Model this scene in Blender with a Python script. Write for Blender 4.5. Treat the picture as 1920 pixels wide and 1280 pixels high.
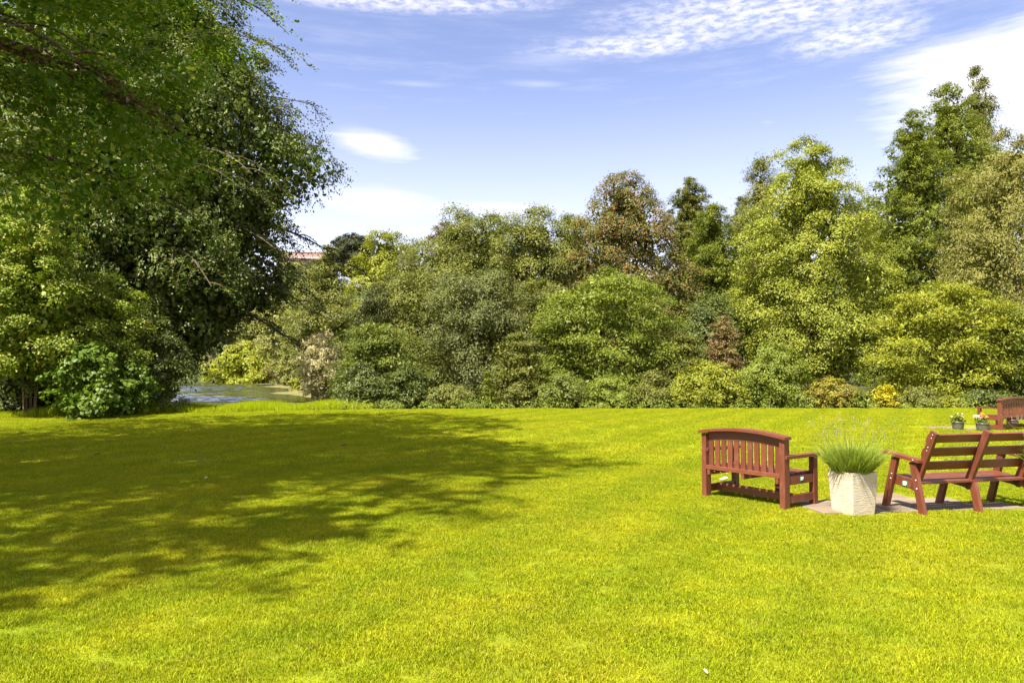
import bpy, bmesh, math
import numpy as np
from mathutils import Vector, Matrix

for o in list(bpy.data.objects):
    bpy.data.objects.remove(o)
sc = bpy.context.scene
col = sc.collection
R = math.radians

# ------------------------------------------------------------------ camera
F = 1387.0                      # focal length in pixels of the 1920-wide photograph
CAMH, HORIZON = 1.7, 695.0
PITCH = math.atan((HORIZON - 640.0) / F)
cd = bpy.data.cameras.new('camera')
cam = bpy.data.objects.new('camera', cd)
col.objects.link(cam)
cd.sensor_width = 36.0
cd.lens = 36.0 * F / 1920.0
cd.clip_start, cd.clip_end = 0.05, 6000.0
cam.location = (0, 0, CAMH)
cam.rotation_euler = (R(90) + PITCH, 0, 0)
sc.camera = cam

def ray(px, py):
    v = Vector(((px - 960) / F, (640 - py) / F, -1.0))
    d = Matrix.Rotation(R(90) + PITCH, 3, 'X') @ v
    return d / d.y              # unit step in depth
def at(px, py, Y):
    return Vector((0, 0, CAMH)) + ray(px, py) * Y
def on_ground(px, py, z=0.0):
    d = ray(px, py)
    return Vector((0, 0, CAMH)) + d * ((z - CAMH) / d.z)

# ------------------------------------------------------------------ light
SUN_EL = R(56)
sv = Vector((-0.66, -0.75, 0)).normalized()          # where the sun stands, seen from above
S = Vector((sv.x * math.cos(SUN_EL), sv.y * math.cos(SUN_EL), math.sin(SUN_EL)))
sd = bpy.data.lights.new('sun', 'SUN')
sd.energy = 5.0
sd.angle = R(0.53)
sd.color = (1.0, 0.94, 0.82)
so = bpy.data.objects.new('sun', sd)
col.objects.link(so)
so.rotation_euler = S.to_track_quat('Z', 'Y').to_euler()

world = bpy.data.worlds.new('World')
sc.world = world
world.use_nodes = True
wt = world.node_tree
wt.nodes.clear()

class NT:
    """tiny node helper"""
    def __init__(s, nt): s.nt = nt
    def n(s, typ, **kw):
        nd = s.nt.nodes.new(typ)
        for k, v in kw.items(): setattr(nd, k, v)
        return nd
    def link(s, a, b): s.nt.links.new(a, b)
    def _in(s, sock, v):
        if v is None: return
        if hasattr(v, 'node'): s.link(v, sock)
        else: sock.default_value = v
    def m(s, op, a, b=None, c=None, clamp=False):
        nd = s.n('ShaderNodeMath', operation=op)
        nd.use_clamp = clamp
        s._in(nd.inputs[0], a); s._in(nd.inputs[1], b)
        if c is not None: s._in(nd.inputs[2], c)
        return nd.outputs[0]
    def vm(s, op, a, b=None):
        nd = s.n('ShaderNodeVectorMath', operation=op)
        s._in(nd.inputs[0], a); s._in(nd.inputs[1], b)
        return nd.outputs[0]
    def mix(s, f, a, b, blend='MIX'):
        nd = s.n('ShaderNodeMix', data_type='RGBA', blend_type=blend)
        s._in(nd.inputs[0], f); s._in(nd.inputs[6], a); s._in(nd.inputs[7], b)
        return nd.outputs[2]
    def noise(s, vec, scale, detail=3.0, rough=0.55, dist=0.0):
        nd = s.n('ShaderNodeTexNoise')
        s._in(nd.inputs['Vector'], vec)
        nd.inputs['Scale'].default_value = scale; nd.inputs['Detail'].default_value = detail
        nd.inputs['Roughness'].default_value = rough; nd.inputs['Distortion'].default_value = dist
        return nd.outputs[0]
    def step(s, v, lo, hi, a=0.0, b=1.0):
        nd = s.n('ShaderNodeMapRange', interpolation_type='SMOOTHSTEP')
        s._in(nd.inputs[0], v)
        nd.inputs[1].default_value = lo; nd.inputs[2].default_value = hi
        nd.inputs[3].default_value = a; nd.inputs[4].default_value = b
        return nd.outputs[0]
    def map(s, vec, scale=(1, 1, 1), rot=(0, 0, 0), loc=(0, 0, 0)):
        nd = s.n('ShaderNodeMapping')
        s._in(nd.inputs[0], vec)
        nd.inputs[1].default_value = loc; nd.inputs[2].default_value = rot; nd.inputs[3].default_value = scale
        return nd.outputs[0]

w = NT(wt)
sky = w.n('ShaderNodeTexSky', sky_type='NISHITA')
sky.sun_disc = False
sky.sun_elevation = SUN_EL
sky.sun_rotation = math.atan2(S.x, S.y)
sky.air_density, sky.dust_density, sky.ozone_density, sky.altitude = 1.0, 0.6, 1.6, 50
tc = w.n('ShaderNodeTexCoord')
dirv = tc.outputs['Generated']
sep = w.n('ShaderNodeSeparateXYZ'); w.link(dirv, sep.inputs[0])
az = w.m('ARCTAN2', sep.outputs[0], sep.outputs[1])
el = w.m('ARCSINE', sep.outputs[2])
comb = w.n('ShaderNodeCombineXYZ')
w.link(az, comb.inputs[0]); w.link(w.m('MULTIPLY', el, 2.6), comb.inputs[1])
ae = comb.outputs[0]
warp = w.m('ADD', w.m('MULTIPLY', w.noise(ae, 6.0, 6, 0.65), 0.5), w.m('MULTIPLY', w.noise(w.map(ae, (0.5, 2.2, 1)), 22.0, 5, 0.65), 0.5))
def cloud(px, py, wx, wy, tilt=0.0, soft=(1.0, 0.35), amp=0.7):
    """a cloud standing in one part of the sky, as a mask over azimuth and elevation"""
    d = ray(px, py).normalized()
    a0, e0 = math.atan2(d.x, d.y), math.asin(d.z)
    da = w.m('SUBTRACT', az, a0); de = w.m('SUBTRACT', el, e0)
    c, s_ = math.cos(tilt), math.sin(tilt)
    u = w.m('DIVIDE', w.m('ADD', w.m('MULTIPLY', da, c), w.m('MULTIPLY', de, s_)), wx / F)
    v = w.m('DIVIDE', w.m('SUBTRACT', w.m('MULTIPLY', de, c), w.m('MULTIPLY', da, s_)), wy / F)
    r = w.m('SQRT', w.m('ADD', w.m('MULTIPLY', u, u), w.m('MULTIPLY', v, v)))
    r = w.m('ADD', r, w.m('MULTIPLY', w.m('SUBTRACT', warp, 0.5), amp))
    return w.step(r, soft[0], soft[1])
puff = w.step(w.noise(w.map(ae, (1, 1.2, 1)), 48.0, 4, 0.62), 0.36, 0.62)      # mackerel cells
strk = w.step(w.noise(w.map(ae, (1, 3.2, 1), rot=(0, 0, 0.12)), 7.0, 7, 0.66), 0.40, 0.72)
puffy = [(1440, 22, 420, 62, -0.05, (1.0, 0.15), 1.1), (1220, 80, 330, 34, 0.02, (1.0, 0.1), 1.1), (1600, 66, 170, 45, 0, (1.0, 0.2), 1.0), (760, 6, 420, 24, 0.02, (1.0, 0.1), 1.0)]
streaky = [(1040, 108, 150, 20, 0.04, (1.2, -0.5), 1.6), (1010, 158, 90, 10, -0.03, (1.2, -0.5), 1.6), (1440, 230, 34, 13, -0.1, (1.2, -0.5), 1.2), (780, 158, 90, 8, 0, (1.2, -0.5), 1.6)]
solid = [(1890, 140, 240, 84, 0.22, (1.2, 0.0), 1.3), (1970, 78, 270, 44, 0.0, (1.2, 0.1), 1.2), (700, 272, 110, 36, -0.14, (1.15, -0.5), 1.5)]
haze_ = [(700, 380, 260, 60, -0.05, (1.1, 0.1), 0.7), (920, 395, 330, 36, -0.02, (1.1, 0.1), 0.7), (1900, 250, 240, 150, 0, (1.2, 0.1), 0.4)]
def total(lst):
    r = None
    for a in lst:
        c = cloud(*a)
        r = c if r is None else w.m('MAXIMUM', r, c)
    return r
wide = w.step(w.noise(w.map(dirv, (1, 1, 2.4)), 2.1, 6, 0.6), 0.36, 0.58)
behind = w.step(sep.outputs[1], 0.35, 0.05)             # unseen sky: cloud thickened beyond the visible scatter, added to fill the shade
mask = w.m('MULTIPLY', total(puffy), w.m('ADD', w.m('MULTIPLY', puff, 0.40), 0.14))
mask = w.m('MAXIMUM', mask, w.m('MULTIPLY', total(streaky), 0.24))
mask = w.m('MAXIMUM', mask, w.m('MULTIPLY', total(solid), 1.0))
mask = w.m('MAXIMUM', mask, w.m('MULTIPLY', total(haze_), 0.45))
mask = w.m('MAXIMUM', mask, w.m('MULTIPLY', w.m('MULTIPLY', wide, behind), 0.95))
mask = w.m('MAXIMUM', mask, w.m('MULTIPLY', strk, 0.09))
mask = w.m('MAXIMUM', mask, w.step(el, 0.42, 0.02, 0.0, 0.55))     # the air whitens towards the horizon
mask = w.m('ADD', w.m('MULTIPLY', mask, 0.98), 0.02)
tint = w.mix(1.0, sky.outputs[0], (1.10, 0.94, 1.04, 1), 'MULTIPLY')
cm = w.mix(mask, tint, (7.0, 6.65, 7.1, 1))
bg = w.n('ShaderNodeBackground')
w.link(cm, bg.inputs[0])
bg.inputs[1].default_value = 0.069
wo = w.n('ShaderNodeOutputWorld')
w.link(bg.outputs[0], wo.inputs[0])

vs = sc.view_settings
vs.view_transform = 'Standard'; vs.look = 'None'; vs.exposure = 1.75; vs.gamma = 1.0
vs.use_curve_mapping = False
cy = sc.cycles
cy.max_bounces, cy.diffuse_bounces, cy.glossy_bounces, cy.transmission_bounces, cy.transparent_max_bounces = 7, 4, 2, 4, 6
cy.use_denoising = True
cy.sample_clamp_indirect = 6.0

# ------------------------------------------------------------------ materials
def new_mat(name):
    m = bpy.data.materials.new(name); m.use_nodes = True
    m.node_tree.nodes.clear()
    return m, NT(m.node_tree)
def finish(t, shader, disp=None):
    o = t.n('ShaderNodeOutputMaterial'); t.link(shader, o.inputs[0])
def pbsdf(t, color, rough=0.6, spec=0.3, normal=None, metal=0.0):
    p = t.n('ShaderNodeBsdfPrincipled')
    t._in(p.inputs['Base Color'], color); t._in(p.inputs['Roughness'], rough)
    p.inputs['Specular IOR Level'].default_value = spec
    p.inputs['Metallic'].default_value = metal
    if normal is not None: t.link(normal, p.inputs['Normal'])
    return p.outputs[0]
def bump(t, h, strength, dist):
    b = t.n('ShaderNodeBump'); t.link(h, b.inputs['Height'])
    b.inputs['Strength'].default_value = strength; b.inputs['Distance'].default_value = dist
    return b.outputs[0]
def c4(c): return (c[0], c[1], c[2], 1.0)

def leaf_mat(name, a, b, c=None, trans=0.28, rough=0.5, spec=0.22, jitter=0.42, pos=0.0):
    """a: usual leaf colour, b: second colour of other sprays, c: rare leaves"""
    a, b = [(x[0] * 1.24, x[1] * 1.12, x[2]) for x in (a, b)]
    m, t = new_mat(name)
    at_ = t.n('ShaderNodeAttribute'); at_.attribute_name = 'tint'
    geo = t.n('ShaderNodeNewGeometry')
    rnd = geo.outputs['Random Per Island']
    base = t.mix(at_.outputs['Fac'], c4(a), c4(b))
    if c is not None:
        base = t.mix(t.step(t.m('ADD', rnd, t.m('MULTIPLY', at_.outputs['Fac'], 0.35)), 0.93, 1.0), base, c4(c))
    j = t.m('ADD', t.m('MULTIPLY', rnd, jitter), 1.0 - jitter / 2)
    base = t.mix(1.0, base, j, 'MULTIPLY')
    d = pbsdf(t, base, rough, spec)
    tr = t.n('ShaderNodeBsdfTranslucent')
    t.link(t.mix(1.0, base, (1.05, 1.15, 0.40, 1), 'MULTIPLY'), tr.inputs[0])
    mx = t.n('ShaderNodeMixShader'); mx.inputs[0].default_value = trans
    t.link(d, mx.inputs[1]); t.link(tr.outputs[0], mx.inputs[2])
    finish(t, mx.outputs[0])
    return m

def bark_mat(name, a, b):
    m, t = new_mat(name)
    tc_ = t.n('ShaderNodeTexCoord')
    n = t.noise(t.map(tc_.outputs['Object'], (6, 6, 1.2)), 3.0, 6, 0.6)
    finish(t, pbsdf(t, t.mix(t.step(n, 0.35, 0.7), c4(a), c4(b)), 0.9, 0.1, bump(t, n, 0.8, 0.03)))
    return m
BARK = bark_mat('bark_brown', (0.045, 0.032, 0.022), (0.11, 0.085, 0.06))
BARK_PALE = bark_mat('bark_pale', (0.10, 0.075, 0.045), (0.22, 0.17, 0.11))

# ------------------------------------------------------------------ object helpers
def tag(o, label=None, cat=None, group=None, kind=None):
    if label: o['label'] = label
    if cat: o['category'] = cat
    if group: o['group'] = group
    if kind: o['kind'] = kind
    return o
def link(name, me, parent=None, mat=None, loc=None):
    o = bpy.data.objects.new(name, me); col.objects.link(o)
    if parent: o.parent = parent
    if mat: me.materials.append(mat)
    if loc is not None: o.location = loc
    return o
def empty(name, loc, rz=0.0):
    o = bpy.data.objects.new(name, None); col.objects.link(o)
    o.empty_display_size = 0.2
    o.location = loc; o.rotation_euler = (0, 0, rz)
    return o
def copy_tree(o, parent=None):
    c = o.copy(); col.objects.link(c); c.parent = parent
    for ch in list(o.children): copy_tree(ch, c)
    return c
def mesh_np(name, v, faces_n, loops, smooth=False):
    """v (n,3); faces all of faces_n corners; loops flat indices"""
    me = bpy.data.meshes.new(name)
    nf = len(loops) // faces_n
    me.vertices.add(len(v)); me.vertices.foreach_set('co', np.ascontiguousarray(v, dtype=np.float32).ravel())
    me.loops.add(len(loops)); me.loops.foreach_set('vertex_index', np.ascontiguousarray(loops, dtype=np.int32))
    me.polygons.add(nf)
    me.polygons.foreach_set('loop_start', np.arange(nf, dtype=np.int32) * faces_n)
    try: me.polygons.foreach_set('loop_total', np.full(nf, faces_n, dtype=np.int32))
    except Exception: pass
    if smooth: me.polygons.foreach_set('use_smooth', np.ones(nf, dtype=bool))
    me.update(calc_edges=True)
    return me
def unit(a):
    return a / np.maximum(np.linalg.norm(a, axis=-1, keepdims=True), 1e-9)

class Leaves:
    """collects leaf blades and builds them as one crown"""
    def __init__(s): s.p, s.n, s.a, s.l, s.w, s.t = [], [], [], [], [], []
    def add(s, p, n, a, l, w_, t):
        k = len(p)
        s.p.append(p); s.n.append(n); s.a.append(a)
        s.l.append(np.broadcast_to(l, (k,))); s.w.append(np.broadcast_to(w_, (k,))); s.t.append(np.broadcast_to(t, (k,)))
    def build(s, name, mat, parent, tri=False):
        p = np.concatenate(s.p); n = unit(np.concatenate(s.n)); a = np.concatenate(s.a)
        l = np.concatenate(s.l)[:, None]; w_ = np.concatenate(s.w)[:, None]; t = np.concatenate(s.t)
        a = unit(a - n * np.sum(a * n, 1, keepdims=True))
        b = np.cross(n, a)
        v = np.stack([p - a * l * .5, p + b * w_ * .5 - a * l * .06 + n * l * .07, p + a * l * .5 - n * l * .06, p - b * w_ * .5 - a * l * .06 + n * l * .07], 1).reshape(-1, 3)
        N = len(p)
        if tri:                                        # distant leaves: one face each
            v = np.stack([p - a * l * .5 + b * w_ * .5, p - a * l * .4 - b * w_ * .5, p + a * l * .5], 1).reshape(-1, 3)
        me = mesh_np(name, v, 3 if tri else 4, np.arange(N * (3 if tri else 4)))
        at_ = me.attributes.new('tint', 'FLOAT', 'FACE'); at_.data.foreach_set('value', np.clip(t, 0, 1).astype(np.float32))
        return link(name, me, parent, mat)

class Tubes:
    def __init__(s): s.v, s.f, s.k = [], [], 0
    def add(s, pts, radii, n=6):
        pts = np.asarray(pts, float); radii = np.asarray(radii, float)
        d = unit(np.gradient(pts, axis=0))
        ref = np.where(np.abs(d[:, 2:3]) > 0.9, np.array([[1., 0, 0]]), np.array([[0, 0, 1.]]))
        u = unit(np.cross(d, ref)); v = np.cross(d, u)
        th = np.arange(n) / n * 2 * np.pi
        ring = pts[:, None] + radii[:, None, None] * (u[:, None] * np.cos(th)[None, :, None] + v[:, None] * np.sin(th)[None, :, None])
        m = len(pts)
        s.v.append(ring.reshape(-1, 3))
        i = np.arange(m - 1)[:, None] * n; j = np.arange(n)[None]; j2 = (j + 1) % n
        s.f.append((np.stack([i + j, i + j2, i + n + j2, i + n + j], -1) + s.k).reshape(-1))
        s.k += m * n
    def build(s, name, mat, parent):
        return link(name, mesh_np(name, np.concatenate(s.v), 4, np.concatenate(s.f), True), parent, mat)

# ------------------------------------------------------------------ terrain
def smooth(x):
    x = np.clip(x, 0, 1); return x * x * (3 - 2 * x)
SH_Y = [38, 45, 50, 68, 92, 118, 138, 142]
SH_X = [-7, -10, -13, -18.2, -26.5, -36, -48, -75]
WATER = -0.5
def ground_z(x, y):
    x = np.asarray(x, float); y = np.asarray(y, float)
    xr = np.interp(y, SH_Y, SH_X) + 1.2 * np.sin(y * 0.23) * smooth((y - 50) / 20)
    inside = np.minimum(np.minimum((xr - x) / 3.0, (y - 45) / 4.0), (141 - y) / 3.0)
    q = np.maximum(x - xr, np.where(x < -40, y - 142, -1e3))
    q = np.where(y > 142, np.maximum(y - 140, q), q)
    hill = 18 * smooth(q / 42) * smooth((y - 62) / 70)
    bumps = 0.25 * np.sin(x * 0.31 + 1.3) * np.sin(y * 0.27) * smooth((y - 45) / 20)
    z = np.maximum(hill + bumps, -0.06)
    z = z + (-1.5 - z) * smooth(inside * 0.5 + 0.5)
    return np.where(y < 35, -0.06, z)
gx = np.concatenate([np.linspace(-3000, -130, 14)[:-1], np.linspace(-130, -60, 18)[:-1], np.arange(-60, 60, 1.6), np.linspace(60, 130, 18), np.linspace(130, 3000, 14)[1:]])
gy = np.concatenate([np.linspace(-400, -40, 8)[:-1], np.arange(-40, 34, 4.0), np.arange(34, 60, 0.8), np.arange(60, 200, 2.0), np.linspace(200, 5000, 20)])
X, Y = np.meshgrid(gx, gy)
V = np.stack([X, Y, ground_z(X, Y)], -1).reshape(-1, 3)
ny, nx = X.shape
i = (np.arange(ny - 1)[:, None] * nx + np.arange(nx - 1)[None])
Fq = np.stack([i, i + 1, i + 1 + nx, i + nx], -1).reshape(-1)
m, t = new_mat('woodland_earth')
g = t.n('ShaderNodeNewGeometry').outputs['Position']
n1 = t.noise(g, 0.5, 6, 0.65)
n2 = t.noise(g, 9.0, 4, 0.6)
cg = t.mix(t.step(n1, 0.4, 0.62), (0.035, 0.05, 0.012, 1), (0.07, 0.055, 0.03, 1))
finish(t, pbsdf(t, t.mix(t.m('MULTIPLY', n2, 0.5), cg, (0.05, 0.075, 0.015, 1)), 0.95, 0.1, bump(t, n2, 0.8, 0.1)))
tag(link('ground', mesh_np('ground', V, 4, Fq, True), None, m), kind='structure')

# lawn: one mown sheet with a wavering far edge
def lawn_edge(x):
    x = np.asarray(x, float)
    return np.interp(x, [-30, -17, -13, -9, -4, 0, 30], [24, 27.4, 30.2, 32.0, 33.0, 33.3, 34.0]) + 0.14 * np.sin(x * 1.7) + 0.1 * np.sin(x * 4.1 + 1)
lx = np.arange(-30, 34, 0.5); lt = np.linspace(0, 1, 90)
LX, LT = np.meshgrid(lx, lt)
LY = -12 + LT * (lawn_edge(LX) + 12)
LZ = 0.03 * np.sin(LX * 0.5) * np.sin(LY * 0.33) * smooth((LY - 11) / 6) * smooth((32 - LY) / 4)
Vl = np.stack([LX, LY, LZ], -1).reshape(-1, 3)
ny, nx = LX.shape
i = (np.arange(ny - 1)[:, None] * nx + np.arange(nx - 1)[None])
Fl = np.stack([i, i + 1, i + 1 + nx, i + nx], -1).reshape(-1)
def turf_colour(t):
    """patchy turf colour by place, shared by the sheet and the blades"""
    g = t.n('ShaderNodeNewGeometry').outputs['Position']
    fl = t.map(g, (1, 1, 0))
    big = t.noise(fl, 0.35, 4, 0.6)
    mid = t.noise(fl, 1.7, 5, 0.65)
    fine = t.noise(fl, 11.0, 3, 0.6)
    c = t.mix(t.step(mid, 0.36, 0.66), (0.222, 0.268, 0.007, 1), (0.292, 0.310, 0.009, 1))
    c = t.mix(t.m('MULTIPLY', t.step(big, 0.44, 0.66), 0.5), c, (0.335, 0.312, 0.016, 1))
    c = t.mix(t.m('MULTIPLY', t.step(fine, 0.54, 0.72), 0.6), c, (0.130, 0.180, 0.006, 1))
    sx = t.n('ShaderNodeSeparateXYZ'); t.link(t.map(g, (1, 1, 1), rot=(0, 0, 0.5)), sx.inputs[0])
    stripe = t.step(t.m('SINE', t.m('ADD', t.m('MULTIPLY', sx.outputs[0], 4.2), t.m('MULTIPLY', big, 2.0))), -0.5, 0.5)
    c = t.mix(1.0, c, t.mix(stripe, (0.93, 0.96, 0.95, 1), (1.06, 1.05, 1.0, 1)), 'MULTIPLY')
    dry = t.m('MULTIPLY', t.step(t.noise(fl, 2.9, 4, 0.6, 0.3), 0.63, 0.74), 0.45)
    return t.mix(dry, c, (0.30, 0.215, 0.055, 1)), fl
m, t = new_mat('turf_sheet')
c, fl = turf_colour(t)
f2 = t.noise(fl, 60.0, 3, 0.7)
c = t.mix(t.step(f2, 0.35, 0.65), t.mix(1.0, c, (0.55, 0.58, 0.6, 1), 'MULTIPLY'), c)
finish(t, pbsdf(t, c, 0.9, 0.1, bump(t, f2, 1.0, 0.03)))
tag(link('lawn', mesh_np('lawn', Vl, 4, Fl, True), None, m), kind='structure')
def lawn_z(x, y):
    return 0.03 * np.sin(x * 0.5) * np.sin(y * 0.33) * smooth((y - 11) / 6) * smooth((32 - y) / 4)

# pond
px_ = np.concatenate([np.linspace(-150, -62, 12)[:-1], np.arange(-62, -9, 0.62), np.linspace(-9, -4, 4)])
py_ = np.concatenate([np.linspace(37, 46, 4)[:-1], np.arange(46, 100, 0.34), np.arange(100, 142, 0.6), np.linspace(142, 150, 3)])
PX, PY = np.meshgrid(px_, py_)
rng = np.random.default_rng(9)
wave = np.zeros_like(PX)
for q in range(14):
    lam = rng.uniform(1.1, 2.6); a_ = R(rng.normal(95, 28)); kx, ky = math.cos(a_) * 6.283 / lam, math.sin(a_) * 6.283 / lam
    wave += 0.014 * lam * np.sin(PX * kx + PY * ky + rng.random() * 6.283)
shore = np.interp(PY, SH_Y, SH_X)
calm = smooth((shore - PX - 2.0) / 6.0) * (0.35 + 0.65 * smooth(0.5 + 0.9 * np.sin(PY * 0.16 + PX * 0.05 + 0.6))) + 0.10
PZ = WATER + np.where((PX < -62) | (PX > -9) | (PY < 46) | (PY > 142), 0, wave * calm)
ny, nx = PX.shape
i = (np.arange(ny - 1)[:, None] * nx + np.arange(nx - 1)[None])
wv = np.stack([PX, PY, PZ], -1).reshape(-1, 3); wf = np.stack([i, i + 1, i + 1 + nx, i + nx], -1).reshape(-1)
m, t = new_mat('pond_water')
g = t.n('ShaderNodeNewGeometry').outputs['Position']
rip = t.noise(t.map(g, (1.0, 0.45, 1)), 2.6, 4, 0.6, 0.4)
rip2 = t.noise(t.map(g, (1.0, 0.6, 1)), 0.22, 3, 0.5)
st = t.n('ShaderNodeBump'); t.link(rip, st.inputs['Height'])
st.inputs['Distance'].default_value = 0.03
t.link(t.step(rip2, 0.38, 0.6, 0.35, 1.0), st.inputs['Strength'])
p = t.n('ShaderNodeBsdfPrincipled')
p.inputs['Base Color'].default_value = (0.030, 0.036, 0.020, 1)
p.inputs['Roughness'].default_value = 0.07
p.inputs['IOR'].default_value = 1.33
p.inputs['Specular IOR Level'].default_value = 0.6
t.link(st.outputs[0], p.inputs['Normal'])
finish(t, p.outputs[0])
tag(link('pond', mesh_np('pond', wv, 4, wf, True), None, m), kind='structure')

# floating weed and mud along the far shore
m, t = new_mat('floating_weed')
g = t.n('ShaderNodeNewGeometry').outputs['Position']
n1 = t.noise(t.map(g, (1, 0.5, 1)), 1.2, 5, 0.65)
finish(t, pbsdf(t, t.mix(t.step(n1, 0.38, 0.6), (0.20, 0.155, 0.075, 1), (0.13, 0.13, 0.04, 1)), 0.9, 0.1))
rng = np.random.default_rng(5)
ys = np.linspace(60, 135, 420)
xs = np.interp(ys, SH_Y, SH_X) + 1.2 * np.sin(ys * 0.23) * smooth((ys - 50) / 20)
wob = np.cumsum(rng.normal(0, 0.35, len(ys))); wob -= np.linspace(0, wob[-1], len(ys))
wid = 1.3 + 1.2 * np.abs(np.sin(ys * 0.19 + 0.4)) + 0.22 * wob
wid = np.clip(wid, 0.3, 5.5) * smooth((ys - 60) / 6) * smooth((134 - ys) / 8)
Wv = np.concatenate([np.stack([xs + 1.5, ys, np.full_like(ys, WATER + 0.006)], 1), np.stack([xs - 1.0 - wid, ys, np.full_like(ys, WATER + 0.006)], 1)])
k = len(ys); i = np.arange(k - 1)
tag(link('floating_weed', mesh_np('floating_weed', Wv, 4, np.stack([i, i + 1, i + 1 + k, i + k], -1).reshape(-1)), None, m), 'tan floating weed and mud along the far edge of the pond', 'weed', kind='stuff')

# ------------------------------------------------------------------ foliage builders
PROF = {
 'dome': [(0, .7), (.15, .9), (.35, 1), (.6, .96), (.8, .82), (.93, .58), (1, .28)],
 'lime': [(0, .70), (.12, .95), (.28, 1), (.5, .92), (.68, .78), (.82, .60), (.93, .40), (1, .15)],
 'cone': [(0, 1), (.25, .82), (.5, .58), (.75, .32), (.92, .12), (1, .03)],
 'spire': [(0, .9), (.3, 1), (.6, .76), (.85, .42), (1, .08)],
 'shrub': [(0, .95), (.3, 1), (.6, .86), (.85, .52), (1, .15)],
 'beech': [(0, .30), (.06, .45), (.12, .58), (.2, .74), (.3, .80), (.4, .85), (.48, 1), (.6, .86), (.72, .68), (.85, .46), (1, .15)],
 'tall': [(0, .75), (.2, .95), (.4, 1), (.7, .85), (.9, .5), (1, .15)],
 'bank': [(0, 1), (.5, .95), (.8, .7), (1, .3)],
}
def envelope(rng, prof):
    tp, rp = zip(*PROF[prof])
    ph = rng.random((6, 2)) * 6.28; am = rng.uniform(0.05, 0.12, 6); kk = [(1, 2), (2, 3), (3, 5), (4, 2), (2, 7), (5, 6)]
    def f(t_, phi):
        r = np.interp(t_, tp, rp)
        mlt = 1.0 + sum(am[q] * np.sin(kk[q][0] * phi + ph[q, 0]) * np.cos(kk[q][1] * t_ * 3 + ph[q, 1]) for q in range(6))
        return r * mlt
    return f

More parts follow.
